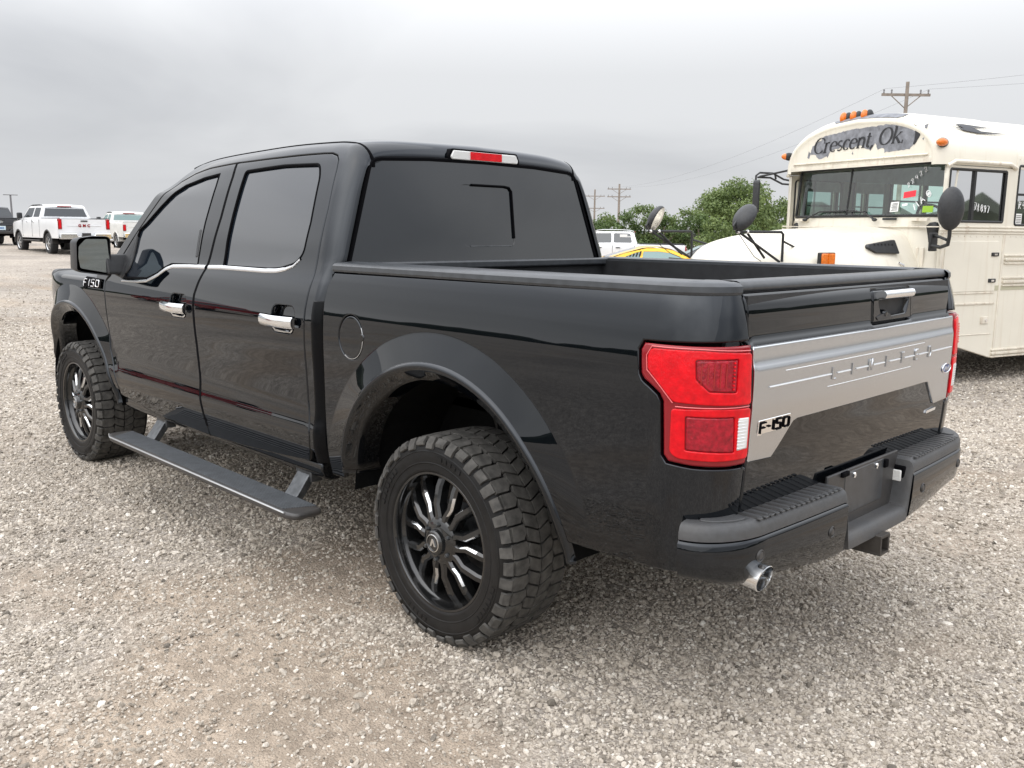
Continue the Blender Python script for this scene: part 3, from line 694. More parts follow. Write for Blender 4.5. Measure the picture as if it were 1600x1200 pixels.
    mb.grid(G_, flip=not mir); T('bed_rail_cap', mb, M_rail, ang=30)
    # seam edge strip on the cab / bed gap
    mb = MB(); mb.box((.777, sgn*.86, .92), (.02, .10, .86)); T('bed_gap', mb, M_seam)
    # bed inner wall
    for c_, d_ in (((-.16, sgn*.79, 1.205), (1.78, .02, .36)), ((-.16, sgn*.66, 1.035), (1.78, .27, .04)), ((-.16, sgn*.525, .945), (1.78, .02, .16))): T('bed_wall', MB().box(c_, d_), M_bedliner)
# roof skin with its rounded rear header
mb = MB(); P = []
def roofpt(x, y):
    v = 1.965+(1-abs(y)/.6655)*.655
    s_ = x
    if x > 2.3:   # header bows forward in the middle
        s_ = x+.10*(1-(y/.66)**2)*(x-2.3)/.2
    p = F_cab(s_, min(v, 2.62)); return (p[0], abs(p[1]) if y >= 0 else -abs(p[1]), p[2])
ss = list(np.linspace(2.5, 1.1, 22))+list(np.linspace(1.06, .94, 6))+[.93-.0125*i for i in range(1, 15)]
ys_ = [.6635*math.sin(q) for q in np.linspace(-math.pi/2, math.pi/2, 41)]
for s_ in ss: P.append([roofpt(s_, y) for y in ys_])
mb.grid(P); T('roof', mb, M_black, ang=60)
for sg in (1, -1):
    mb = MB()
    q = [F_cab(s_, 1.966) for s_ in ss if s_ > .80]; mb.tube([(p[0]+.004, sg*(p[1]-.001), p[2]-.007) for p in q], .0105, 8)
    T('roof_seam', mb, M_seam)
# rear window
def F_rw(y, z): return (.784+(z-1.378)*.118-.028*(y/.8)**2*-1*0-.03*(abs(y)/.8)**2*-1, y, z)
def F_rw(y, z): return (.772+(z-1.378)*.110+.022*(abs(y)/.8)**2, y, z)
yb, yt = .825, .664
RW = rounded([(-yb,1.372),(yb,1.372),(yt,1.842),(.35,1.858),(0,1.862),(-.35,1.858),(-yt,1.842)], [.03,.03,.05,0,0,0,.05])
SL = rrect(-.168, .168, 1.462, 1.752, .03)
rw = T('rear_window', panel(RW, F_rw, holes=[SL], step=.05, gap=.0005, fold=.004, round_edge=.001), M_tint)
for p in (rw,):
    pass
T('sliding_pane', panel(SL, F_rw, step=.06, gap=.0, fold=.004, lift=-.0025, round_edge=.001), M_tint, rw)
mb = MB(); P = [F_rw(*q) for q in dens(RW, .04)]; mb.tube([(p[0]+.003, p[1], p[2]) for p in P], .0115, 6, closed=True); T('window_seal', mb, M_seam, rw)
mb = MB(); P = [F_rw(*q) for q in [(.10,1.7525),(-.12,1.7525),(-.152,1.748),(-.167,1.73),(-.167,1.50)]]; mb.tube([(p[0]-.002, p[1], p[2]) for p in P], .0062, 6); T('slider_track', mb, M_seam, rw)
mb = MB(); P = [F_rw(*q) for q in [(.13,1.462),(-.15,1.462)]]; mb.tube([(p[0]-.0008, p[1], p[2]) for p in P], .0022, 6); T('slider_sill', mb, M_steel, rw)
# back wall of the cab below the glass and inside the gap
mb = MB(); mb.box((.81, 0, .93), (.03, 1.64, .92)); T('cab_back', mb, M_black)
# third brake light
bl = T('brake_light', MB().prism(rounded([(-.215,1.866),(.215,1.866),(.222,1.878),(.205,1.908),(-.205,1.908),(-.222,1.878)], .008), .815, .86, 'x'), M_clear, bevel=.004)
T('brake_lens', MB().prism([(-.102,1.870),(.102,1.870),(.102,1.906),(-.102,1.906)], .8105, .85, 'x'), M_redglow, bl)
T('lamp_base', MB().prism(rounded([(-.232,1.858),(.232,1.858),(.235,1.88),(.215,1.916),(-.215,1.916),(-.235,1.88)], .01), .822, .875, 'x'), M_seam, bl)
# windscreen, bonnet and a plain front end
mb = MB(); P = []
for i in range(9):
    t_ = i/8; P.append([(2.47+t_*(3.16-2.47)+.16*(1-(y/.8)**2)*(.6+.4*t_), y*(.66+.13*t_)/.8, 1.868-t_*.590+.005*(1-(y/.8)**2)) for y in np.linspace(-.8, .8, 13)])
mb.grid(P); T('windscreen', mb, M_tint)
mb = MB(); P = []
for x in np.linspace(3.10, 4.36, 16):
    row = []
    for y in np.linspace(-.90, .90, 23):
        e = abs(y)/.90; z = 1.275+.055*(1-e**4)-.10*max(0, (x-3.6)/.76)**2-.012*sstep(3.1, 4.3, x)
        if e > .93: z -= .012
        row.append((x+.06*(1-e*e)*max(0, x-3.9), y*(1-.06*max(0, (x-3.9)/.5)), z))
    P.append(row)
mb.grid(P); T('hood', mb, M_black)
mb = MB(); mb.prism(rounded([(-.88,.62),(.88,.62),(.88,1.24),(-.88,1.24)], .05), 4.30, 4.40, 'x'); T('grille', mb, M_blacktrim, bevel=.02)
mb = MB()
for i in range(5): mb.box((4.415, 0, .80+i*.075), (.03, 1.1, .02))
T('grille_bar', mb, M_chrome)
for sg in (1, -1):
    mb = MB(); mb.box((4.27, sg*.765, 1.095), (.12, .20, .17)); hl = T('headlight', mb, M_chrome, bevel=.03)
    mb = MB(); mb.box((4.285, sg*.77, 1.095), (.12, .195, .15)); T('headlight_lens', mb, M_clear, hl, bevel=.02)
mb = MB(); mb.prism(rounded([(4.20,.50),(4.40,.50),(4.45,.56),(4.45,.70),(4.20,.72)], .03), -.86, .86, 'y'); T('front_bumper', mb, M_black, bevel=.02)
# bed floor, front wall
mb = MB(); mb.box((-.16, 0, .86), (1.8, 1.04, .03))
for i in range(9): mb.box((-.16, -.44+i*.11, .879), (1.76, .05, .012))
T('bed_floor', mb, M_bedliner)
mb = MB(); mb.box((.735, 0, 1.10), (.03, 1.6, .52)); T('bed_front_wall', mb, M_bedliner)
mb = MB(); mb.box((.728, 0, 1.380), (.075, 1.66, .036)); T('bed_front_cap', mb, M_rail, bevel=.008)
# ---------------------------------------------------------------- tailgate
tg_x = pchip([.68,.74,.80,.865,.90,.95,.975,1.05,1.120,1.150,1.165,1.185,1.212,1.2165,1.222,1.232,1.27,1.32,1.345,1.364,1.373],
             [-1.110,-1.118,-1.124,-1.128,-1.130,-1.131,-1.132,-1.136,-1.137,-1.136,-1.1315,-1.1290,-1.1285,-1.125,-1.120,-1.1135,-1.1105,-1.1075,-1.1015,-1.0890,-1.083])
def F_tg(y, z): return (tg_x(z)-.010*(1-(y/.78)**2), y, z)
TGO = [(-.769,.690),(.769,.690),(.769,1.372),(-.769,1.372)]
SIL = [(.768,.878),(.640,.872),(.575,.925),(.525,.968),(.50,.974),(-.50,.974),(-.535,.972),(-.625,.874),(-.768,.878),(-.768,1.2165),(.768,1.2165)][::-1]
POCK = rrect(-.365, -.030, 1.232, 1.348, .008)
tg = T('tailgate', panel(TGO, F_tg, holes=[POCK], step=.018, gap=.0028, fold=.03), M_black)
T('silver_panel', panel(SIL, F_tg, step=.016, gap=.001, fold=.007, lift=.007, round_edge=.004), M_satin, tg)
mb = MB(); mb.box((-1.095, 0, 1.03), (.02, 1.53, .66)); T('tailgate_inner', mb, M_bedliner, tg)
# top cap of the tailgate
mb = MB(); G_ = []
for y in np.linspace(-.772, .772, 40):
    b_ = -.010*(1-(y/.78)**2)
    G_.append([(x+b_, y, z) for x, z in ((-1.070,1.370),(-1.082,1.371),(-1.087,1.376),(-1.088,1.384),(-1.080,1.398),(-1.070,1.4025),(-1.05,1.4035),(-1.01,1.402),(-1.0,1.398),(-1.0,1.36))])
mb.grid(G_); T('tailgate_cap', mb, M_rail, tg, ang=40)
# handle pocket: dark frame, chrome pull, camera
mb = MB(); fr = F_tg(-.2, 1.29)[0]
mb.box((fr+.035, -.198, 1.29), (.02, .33, .115)); T('handle_recess', mb, M_seam, tg)
mb = MB()
pk = rrect(-.362, -.033, 1.235, 1.345, .008); inn = [(-.315,1.256),(-.105,1.252),(-.075,1.308),(-.345,1.312)]
for (a, b2) in zip(pk, pk[1:]+pk[:1]): pass
mb = panel(pk, F_tg, holes=[rounded(inn, .012)], step=.03, gap=.001, fold=.05, lift=.004); T('handle_frame', mb, M_black, tg)
mb = MB(); G_ = []
for y in np.linspace(-.350, -.098, 20):
    G_.append([(fr+x, y, z) for x, z in ((.012,1.310),(-.010,1.312),(-.018,1.318),(-.022,1.330),(-.016,1.341),(-.002,1.345),(.012,1.344))])
mb.grid(G_); mb.add(G_[0], [tuple(range(7))]); mb.add(G_[-1], [tuple(range(7))]); T('tailgate_handle', mb, M_chrome, tg, ang=50)
mb = MB(); mb.lathe([(0, -.012), (.010, -.010), (.014, 0), (.014, .03)], 16, (fr-.002, -.128, 1.262), axis='x'); T('camera_lens', mb, M_black, tg)
mb = MB(); mb.prism(rounded([(-.20,1.243),(-.07,1.240),(-.055,1.252),(-.10,1.262),(-.16,1.262),(-.175,1.252)], .004), fr-.010, fr+.01, 'x'); T('handle_base', mb, M_blacktrim, tg, bevel=.003)
# pressed words across the silver panel on a fine rib
def strokes_on(F, letters, x0, pitch, h, zc, rad, lift, name, m, parent, xdir=-1, skew=0.0):
    """letters drawn as rods standing proud of a surface"""
    for i, st in enumerate(letters):
        mb = MB()
        for line in st:
            P = []
            for (a, b2) in dens(line, .2, False):
                y = x0+xdir*(i*pitch+a*h*.62+skew*b2*h); z = zc+b2*h
                p = Vector(F(y, z)); P.append(tuple(p+surf_n(F, y, z)*lift))
            mb.tube(P, rad, 6)
        T(name, mb, m, parent, ang=60)
Lw = [[[(0,.5),(0,-.5),(.75,-.5)]], [[(.3,.5),(.3,-.5)]], [[(0,-.5),(0,.5),(.5,-.35),(1.0,.5),(1.0,-.5)]], [[(.3,.5),(.3,-.5)]], [[(0,.5),(.9,.5)],[(.45,.5),(.45,-.5)]], [[(.8,.5),(0,.5),(0,-.5),(.8,-.5)],[(0,0),(.7,0)]], [[(0,-.5),(0,.5),(.5,.5),(.85,.2),(.85,-.2),(.5,-.5),(0,-.5)]]]
strokes_on(F_tg, Lw, .302, .133, .038, 1.0965, .0036, .0090, 'letter', M_satin, tg)
mb = MB()
stops = [.69]+[q for i in range(7) for q in (.300-i*.133+.012, .300-i*.133-.030)]+[-.745]
for a, b2 in zip(stops[::2], stops[1::2]): mb.tube([tuple(Vector(F_tg(y, 1.094))+Vector((-.0085, 0, 0))) for y in np.linspace(a, b2, 8)], .0028, 6)
for z, a, b2 in ((1.135, .60, -.45), (1.055, .33, -.33)): mb.tube([tuple(Vector(F_tg(y, z))+Vector((-.0070, 0, 0))) for y in np.linspace(a, b2, 20)], .0014, 5)
T('panel_rib', mb, M_bright, tg)
# model badge: bright raised characters in a dark surround
BF = [[[(.75,.42),(.08,.42),(0,.3),(0,-.5)],[(0,-.02),(.65,-.02)]], [[(0,0),(.35,0)]], [[(.25,.45),(.25,-.45)]], [[(.85,.45),(.1,.45),(.1,.05),(.75,.05),(.75,-.45),(0,-.45)]], [[(.1,.42),(.75,.42),(.85,.3),(.85,-.3),(.75,-.42),(.1,-.42),(0,-.3),(0,.3),(.1,.42)]]]
def badge(F, x0, zc, h, wt, xdir, parent, plate, ink, adv=(0, 1.1, 1.75, 2.35, 3.5)):
    k_ = wt/4.4
    xdir = xdir*k_/(h*.62)
    wtot = 4.45*h*.62; xs_ = xdir/abs(xdir)
    out = rounded([(x0-xs_*h*.25, zc-h*.75), (x0+xs_*(h*.35), zc-h*.75), (x0+xs_*(h*.4), zc-h*.62), (x0+xdir*wtot+xs_*h*.15, zc-h*.62), (x0+xdir*wtot+xs_*h*.2, zc+h*.66), (x0-xs_*h*.2, zc+h*.66)], h*.1)
    if area(out) < 0: out = out[::-1]
    bd = T('badge', panel(out, F, step=.03, gap=0, fold=.003, lift=.009, round_edge=.002), plate, parent)
    mb = MB()
    for st, ad_ in zip(BF, adv):
        if ad_ is None: continue
        for line in st:
            P = [tuple(Vector(F(x0+xdir*(ad_+a)*h*.62, zc+b2*h))+surf_n(F, x0, zc)*.0115) for a, b2 in dens(line, .3, False)]
            mb.tube(P, h*.085, 6)
    T('badge_lettering', mb, ink, bd, ang=60, kind='stuff')
badge(F_tg, .722, .976, .034, .165, -1, tg, M_chrome, M_seam)
badge(F_cab, 3.46, 1.192, .046, .26, -1, truck, M_seam, M_bright, adv=(0, None, 1.25, 2.05, 3.35))
# maker's blue oval and small drive badge
mb = MB(); P0 = F_tg(-.716, 1.01)
mb.add([(P0[0]-.010-.003*0, P0[1]+.045*math.cos(q), P0[2]+.020*math.sin(q)) for q in np.linspace(0, 2*math.pi, 32, endpoint=False)]+[(P0[0]+.003, P0[1]+.045*math.cos(q), P0[2]+.020*math.sin(q)) for q in np.linspace(0, 2*math.pi, 32, endpoint=False)], [tuple(range(32))]+[(i, (i+1) % 32, 32+(i+1) % 32, 32+i) for i in range(32)])
ov = T('emblem', mb, mat('emblem_blue', (.015, .045, .17), .12, ior=1.7), tg)
mb = MB(); mb.tube([(P0[0]-.010, P0[1]+.043*math.cos(q), P0[2]+.0185*math.sin(q)) for q in np.linspace(0, 2*math.pi, 40, endpoint=False)], .0022, 6, closed=True)
V_, F_ = text_mesh('Ford', .024, shear=.35, extrude=.0012, bold=.0006); wd = max(v[0] for v in V_)
mb.add([(P0[0]-.0115-v[2], P0[1]+wd/2-v[0], P0[2]-.008+v[1]) for v in V_], F_); T('emblem_lettering', mb, M_chrome, ov)
mb = MB(); mb.prism(rounded([(-.565,.842),(-.655,.846),(-.660,.857),(-.570,.853)], .002), F_tg(-.6, .85)[0]-.006, F_tg(-.6, .85)[0]+.002, 'x'); T('badge', mb, M_chrome, tg)
# ---------------------------------------------------------------- rear bumper
bp_ = thing('rear_bumper', '', ''); del bp_['label']; del bp_['category']; bp_.parent = truck
def bump_plan(u):
    """plan of the rear face: u from -1 (right end) to 1 (left end)"""
    s_ = abs(u); L1 = .74; L2 = .34
    l = s_*(L1+L2)
    if l <= L1: x, y = -1.222+.022*(l/L1)**2, l
    else:
        f = (l-L1)/L2; q = f*math.pi/2; x = -1.200+.150*(1-math.cos(q))**1.0*1.0; y = L1+.205*math.sin(q)+.035*f
    return x, math.copysign(y, u)
def zbot(u):
    y = abs(bump_plan(u)[1]); return .510+.045*sstep(.25, .80, y)+.02*sstep(.85, .97, y)
def notch(u): return 1-sstep(.232, .275, abs(bump_plan(u)[1]))
us = sorted(set(list(np.linspace(-1, 1, 121))+[q*.0025 for q in range(-120, 121, 4)]))
def zt_(u): return .720*(1-notch(u))+.548*notch(u)
def zm_(u): return .674*(1-notch(u))+.500*notch(u)
def bump_off(u, d, z):
    """point a distance d inside the rear face"""
    x, y = bump_plan(u); h = 1e-3; s_ = 1 if u >= 0 else -1
    x2, y2 = bump_plan(min(max(u+h, -1), 1)); x1, y1 = bump_plan(min(max(u-h, -1), 1)); t = Vector((x2-x1, y2-y1)).normalized(); n = Vector((t.y, -t.x))
    if n.x < 0 and abs(u) < .9: n = -n
    if abs(u) >= .9 and n.y*s_ > 0: n = -n
    return (x+n.x*d, y+n.y*d, z)
# grey upper shell (front lip + tread surface)
mb = MB(); G_ = []
for u in us:
    x, y = bump_plan(u); t_ = zt_(u); m_ = zm_(u); nt_ = notch(u)
    row = [bump_off(u, .012, m_-.004), bump_off(u, .0, m_), bump_off(u, .001, t_-.024), bump_off(u, .008, t_-.007), bump_off(u, .018, t_), bump_off(u, .034, t_+.001)]
    back = -1.088*(1-nt_)-1.150*nt_
    k2 = sstep(.74, .93, abs(y)); p6 = row[-1]; q_ = bump_off(u, .10, 0)
    bx = back*(1-k2)+max(q_[0], -1.10)*k2; by = y*(1-k2)+q_[1]*k2
    for i in range(1, 5): f = i/4; row.append((p6[0]*(1-f)+bx*f, p6[1]*(1-f)+by*f, t_+.001))
    row.append((bx, by, t_-.03)); row.append((bx, by, m_-.05))
    G_.append(row)
mb.grid(G_); mb.add(G_[0], [tuple(range(12))]); mb.add(G_[-1], [tuple(range(12))]); T('bumper_cover', mb, M_greypad, bp_, ang=38)
# body coloured lower skins left and right
def u_at(y_):
    lo_, hi_ = 0.0, 1.0
    for _ in range(30):
        md = (lo_+hi_)/2
        if bump_plan(md)[1] < y_: lo_ = md
        else: hi_ = md
    return md
for sg in (1, -1):
    mb = MB(); G_ = []
    for u in np.linspace(u_at(.268), 1.0, 48):
        zb_ = zbot(u)-.022; ztp = .670
        q_ = [bump_off(u, d, z) for d, z in ((.016, ztp+.003), (.002, ztp), (-.005, ztp-.010), (-.003, (ztp+zb_)/2), (.004, zb_+.02), (.018, zb_), (.06, zb_-.004), (.10, zb_+.02))]
        G_.append([(p[0], sg*p[1], p[2]) for p in q_])
    mb.grid(G_, flip=sg < 0); mb.add(G_[0], [tuple(range(8))]); mb.add(G_[-1], [tuple(range(8))])
    T('bumper_skin', mb, M_black, bp_, ang=50)
    # tread pad ribs
    for i in range(13):
        y_ = .315+i*.038; mb = MB()
        mb.box((-1.148, sg*y_, .7215), (.092, .016, .0035)); T('tread_rib', mb, M_blacktrim, bp_, bevel=.002)
    # end pad
    mb = MB(); mb.prism(rounded([(-1.165,sg*.80),(-1.10,sg*.80),(-1.07,sg*.86),(-1.075,sg*.925),(-1.12,sg*.905),(-1.155,sg*.85)], .02), .719, .726, 'z'); T('end_pad', mb, M_greypad, bp_, bevel=.002)
    # parking sensors
    for y_, zz in ((.78, .615), (.37, .595)):
        lo_, hi_ = 0.0, 1.0
        for _ in range(30):
            md = (lo_+hi_)/2
            if bump_plan(md)[1] < y_: lo_ = md
            else: hi_ = md
        x = bump_plan(md)[0]
        mb = MB(); mb.lathe([(0, -.003), (.010, -.003), (.0125, -.001), (.013, .01)], 18, (x-.004, sg*y_, zz), axis='x')
        mb.lathe([(.0145, -.001), (.017, -.003), (.019, 0), (.019, .01)], 18, (x-.004, sg*y_, zz), axis='x'); T('parking_sensor', mb, M_blacktrim, bp_)
# step edge teeth along the back edge of the treads
for sg in (1, -1):
    mb = MB()
    for i in range(17):
        y_ = .31+i*.029; lo_ = y_/.74*.685
        mb.box((bump_plan(lo_)[0]+.010, sg*y_, .722), (.014, .016, .006))
    T('tread_edge', mb, M_greypad, bp_, bevel=.002, kind='stuff')
# glossy wet specks / screws on the tread, plate recess, screws, plate lamps
mb = MB(); mb.box((-1.147, 0, .630), (.012, .56, .23)); T('plate_recess', mb, M_blacktrim, bp_, bevel=.004)
mb = MB(); mb.prism(rounded([(-.155,.585),(.155,.585),(.155,.735),(-.155,.735)], .01), -1.1545, -1.150, 'x'); T('plate_holder', mb, M_rail, bp_, bevel=.002)
for y_, zz in ((.09, .722), (-.09, .722)):
    mb = MB(); mb.lathe([(0, -.006), (.005, -.006), (.007, -.003), (.007, .004)], 10, (-1.155, y_, zz), axis='x'); mb.tube([(-1.157, y_, zz-.012), (-1.160, y_, zz-.002)], .004, 6); T('screw', mb, M_chrome, bp_)
for sg in (1, -1):
    mb = MB(); mb.box((-1.163, sg*.263, .655), (.062, .016, .075)); fr_ = T('plate_lamp', mb, M_seam, bp_, bevel=.006)
    mb = MB(); mb.box((-1.165, sg*.253, .655), (.034, .008, .042)); T('lamp_lens', mb, M_clear, fr_, bevel=.003)
mb = MB(); mb.box((-1.157, -.165, .715), (.014, .028, .03)); T('wiring_socket', mb, M_seam, bp_, bevel=.004)
mb = MB(); mb.box((-1.157, .165, .735), (.014, .05, .018)); T('wiring_cover', mb, M_seam, bp_, bevel=.004)
# hitch receiver
hr = MB(); o_, i_, x0, x1 = .036, .026, -1.245, -.95
for (ax, ay, sx_, sy_) in ((0, o_-.005, 2*o_, .010), (0, -o_+.005, 2*o_, .010), (o_-.005, 0, .010, 2*o_-.02), (-o_+.005, 0, .010, 2*o_-.02)):
    hr.box(((x0+x1)/2, ax, .468+ay), (x1-x0, sx_, sy_))
hr.box((-1.05, 0, .468), (.02, .06, .06)); hr.box((-1.0, 0, .50), (.06, 1.1, .07)); T('hitch_receiver', hr, M_frame, bevel=.002)
# exhaust tips
for sg in (1, -1):
    mb = MB(); V_ = []; n_ = 28
    ax = Vector((-1, sg*.03, -.07)).normalized(); c0 = Vector((-1.012 if sg > 0 else -.97, .772 if sg > 0 else -.64, .562)); e1 = ax.cross(Vector((0, 0, 1))).normalized(); e2 = e1.cross(ax)
    prof = [(.039, 0), (.041, .16), (.0425, .205), (.040, .2065), (.0375, .19), (.036, .05)]
    G_ = []
    for k in range(n_+1):
        q = 2*math.pi*k/n_; G_.append([tuple(c0+ax*(h_+(.008*math.sin(q) if h_ > .1 else 0))+(e1*math.cos(q)+e2*math.sin(q))*r_) for r_, h_ in prof])
    mb.grid(G_); mb.add([tuple(c0+ax*.06+(e1*math.cos(2*math.pi*k/n_)+e2*math.sin(2*math.pi*k/n_))*.037) for k in range(n_)], [tuple(range(n_))])
    tp = T('exhaust_tip', mb, M_chrome)
    mb = MB(); mb.tube([tuple(c0+ax*.03), tuple(c0-Vector((.0, 0, 0))+Vector((.5, -sg*.15, .05)))], .04, 12); T('exhaust_pipe', mb, M_frame, tp)
# ---------------------------------------------------------------- wheels
WY, WR = 1.008, .399
def make_wheel():
    wheel = bpy.data.objects.new('wheel', None); COL.objects.link(wheel)
    # local frame: y = 0 is the outer lip plane, +y outward
    prof = [(.262,.000),(.268,.008),(.276,.010),(.290,.008),(.310,.012),(.330,.0135),(.350,.011),(.368,.004),(.380,-.008),(.386,-.022),(.387,-.06),(.3875,-.15),(.387,-.24),(.386,-.278),(.378,-.295),(.35,-.312),(.30,-.315),(.262,-.30)]
    mb = MB(); mb.lathe(prof, 96, close=True)
    # fine rings on the wall
    for r_, h_ in ((.300, .0108), (.343, .0128)): mb.lathe([(r_-.003, h_-.001), (r_, h_+.0015), (r_+.003, h_-.001)], 96)
    ty = build('tyre', mb, M_rubber, wheel, ang=40)
    # raised maker's lettering (plain bars and blocks) on the wall
    tb = MB(); n_ = 42; pa = 2*math.pi/n_
    def patch(poly, r0, r1, dth):
        """block: outline in (angle fraction, across), from radius r0 to r1"""
        P = [(p[0]*pa+dth, p[1]) for p in poly]; m = len(P)
        def rad(yy, r_): return r_-(max(0, abs(yy+.143)-.10)/.04)**2*.006
        V = [(r0*math.cos(a), yy, r0*math.sin(a)) for a, yy in P]+[(rad(yy, r1)*math.cos(a), yy, rad(yy, r1)*math.sin(a)) for a, yy in offset([(a*WR, yy) for a, yy in P], .0014) for a, yy in [(a/WR, yy)]]
        tb.add(V, [tuple(range(m, 2*m))]+[(i, (i+1) % m, m+(i+1) % m, m+i) for i in range(m)])
    for k in range(n_):
        a = k*pa; lng = (k % 2) == 0
        # outer shoulder lugs run over the edge and down the wall
        y1 = .001 if lng else -.008
        patch([(.01,-.078),(.01,-.020),(.03,y1-.012),(.90,y1-.012),(.92,-.030),(.92,-.066),(.50,-.086)], .384, WR, a)
        patch([(.02,-.208),(.50,-.199),(.92,-.212),(.90,-.256),(.90,-.281),(.04,-.281),(.02,-.262)], .384, WR, a+pa*.5)
        # wall part of the lug
        rA, rB = (.352, .396) if lng else (.364, .396)
        for yy, sg in ((0, 1),):
            w0, w1 = (.14, .78) if lng else (.08, .84)
            V = []
            for r_, h_ in ((rA, .0125 if lng else .0085), (rA+.004, .0185 if lng else .0145), ((rA+rB)/2, .0125), (rB, -.006), (rB-.006, -.022)):
                for f in (w0, w1): V.append((r_*math.cos(a+f*pa), h_, r_*math.sin(a+f*pa)))
            base = []
            for r_, h_ in ((rA, .009), (rA+.004, .008), ((rA+rB)/2, .0), (rB-.014, -.014), (rB-.014, -.024)):
                for f in (w0-.03, w1+.03): base.append((r_*math.cos(a+f*pa), h_, r_*math.sin(a+f*pa)))
            o_ = len(V); F2 = [(2*i, 2*i+1, 2*i+3, 2*i+2) for i in range(4)]
            F2 += [(2*i, 2*i+2, o_+2*i+2, o_+2*i) for i in range(4)]+[(2*i+1, o_+2*i+1, o_+2*i+3, 2*i+3) for i in range(4)]
            tb.add(V+base, F2)
    # centre: two slanted rows of big blocks with narrow grooves
    pa = 2*math.pi/24
    for k in range(24):
        a = k*pa
        patch([(.00,-.089),(.25,-.083),(.46,-.090),(.66,-.141),(.22,-.141)], .386, WR+.001, a)
        patch([(.51,-.090),(.72,-.083),(.95,-.089),(1.17,-.141),(.71,-.141)], .386, WR+.001, a)
        patch([(.22,-.146),(.66,-.146),(.46,-.196),(.22,-.203),(.00,-.197)], .386, WR+.001, a)
        patch([(.71,-.146),(1.17,-.146),(.95,-.197),(.72,-.203),(.51,-.196)], .386, WR+.001, a)
    build('tread', tb, M_tread, wheel, ang=25)
    # small sidewall marks
    mb = MB()
    for st, cnt, sp_ in ((20, 7, 4.6), (100, 5, 4.6), (200, 7, 4.6), (285, 5, 4.6)):
        for i in range(cnt):
            a = R(st+i*sp_); e = R(1.5)
            for dr in ((.316, .334),):
                V = [((r_)*math.cos(aa), .0158, r_*math.sin(aa)) for r_ in dr for aa in (a-e, a+e)]
                V2 = [((r_)*math.cos(aa), .0118, r_*math.sin(aa)) for r_ in dr for aa in (a-e, a+e)]
                mb.add(V+V2, [(0, 1, 3, 2), (0, 4, 5, 1), (2, 3, 7, 6), (0, 2, 6, 4), (1, 5, 7, 3)])
    build('sidewall_mark', mb, M_rubber, wheel)
    # rim: lip, deep barrel
    mb = MB(); mb.lathe([(.258,-.012),(.266,-.004),(.268,.002),(.264,.006),(.256,.005),(.2525,-.002),(.250,-.015),(.249,-.028),(.243,-.034),(.238,-.05),(.236,-.12),(.225,-.20),(.225,-.27)], 96)
    rim = build('rim', mb, M_rim, wheel, ang=50)
    mb = MB(); mb.lathe([(.06,-.13),(.165,-.13),(.168,-.135),(.168,-.16)], 48); mb.lathe([(0,-.10),(.075,-.10),(.085,-.13)], 32); build('brake_disc', mb, M_steel, wheel)
    mb = MB(); mb.box((.03, -.14, .165), (.16, .07, .07)); build('brake_caliper', mb, M_frame, wheel, bevel=.012)
    mb = MB(); mb.lathe([(0, -.20), (.226, -.20)], 40); build('wheel_back', mb, M_seam, wheel)
    for k in range(7):
        A = R(90+8+k*360/7); er = Vector((math.cos(A), 0, math.sin(A))); et = Vector((-math.sin(A), 0, math.cos(A))); ey = Vector((0, 1, 0))
        for sg in (1, -1):
            # bar: path (radius, sideways, depth), half width
            st = [(.055,.014,-.004,.0135),(.098,.020,-.008,.0140),(.135,.040,-.013,.0138),(.200,.043,-.026,.0142),(.240,.044,-.044,.0145)]
            G_ = []
            for r_, s_, d_, hw in st:
                c = er*r_+et*s_*sg+ey*d_
                G_.append([tuple(c+et*a_*hw*sg+ey*b_) for a_, b_ in ((-1.25,-.045),(-1.15,-.010),(-.62,0),(.62,0),(1.15,-.010),(1.25,-.045))])
            mb = MB(); mb.grid(G_); sp_ = build('spoke', mb, M_rim, wheel, ang=25)
            # bright milled edge on the outer half
            mb = MB(); E = []
            for r_, s_, d_, hw in [(.108,.0248,-.0094,.0140),(.135,.040,-.013,.0138),(.180,.0422,-.0220,.0141)]:
                c = er*r_+et*s_*sg+ey*(d_+.0012); E.append([tuple(c+et*a_*hw*sg+ey*b_) for a_, b_ in ((.62,.0),(.86,-.0030),(1.12,-.0085))])
            mb.grid(E); build('milled_edge', mb, M_mill, sp_)
    # hub, nuts, cap
    mb = MB(); mb.lathe([(.092,-.04),(.090,-.012),(.080,-.004),(.060,.0),(.050,.003),(.046,.016),(.040,.021),(0,.021)], 48); build('hub', mb, M_rim, wheel, ang=30)
    mb = MB(); mb.lathe([(.034,.0205),(.034,.024),(.031,.025),(.031,.022)], 32)
    mb.prism([(-.016,-.012),(-.004,.016),(.004,.016),(.016,-.012),(.007,-.012),(.0,.002),(-.007,-.012)], .0215, .0245); build('centre_cap', mb, M_mill, wheel)
    for k in range(6):
        a = R(38+60*k); mb = MB(); mb.lathe([(0,.010),(.006,.010),(.008,.006),(.0085,-.01)], 8, (.068*math.cos(a), 0, .068*math.sin(a))); build('lug_nut', mb, M_steel, wheel)
    return wheel
wh = make_wheel(); wh.parent = truck; wh.location = (0, WY-.012, WR-.004)
for (x, sg, turn, steer) in ((3.683, 1, .9, 0), (0, -1, 2.0, 0), (3.683, -1, .4, 0)):
    c = copy_tree(wh, truck); c.location = (x, sg*(WY-.012), WR-.004); c.rotation_euler = (0, turn, math.pi if sg < 0 else 0)
    if sg < 0: c.rotation_euler = Matrix.Rotation(math.pi, 3, 'Z').to_euler()
wh.rotation_euler = (0, R(4), 0)
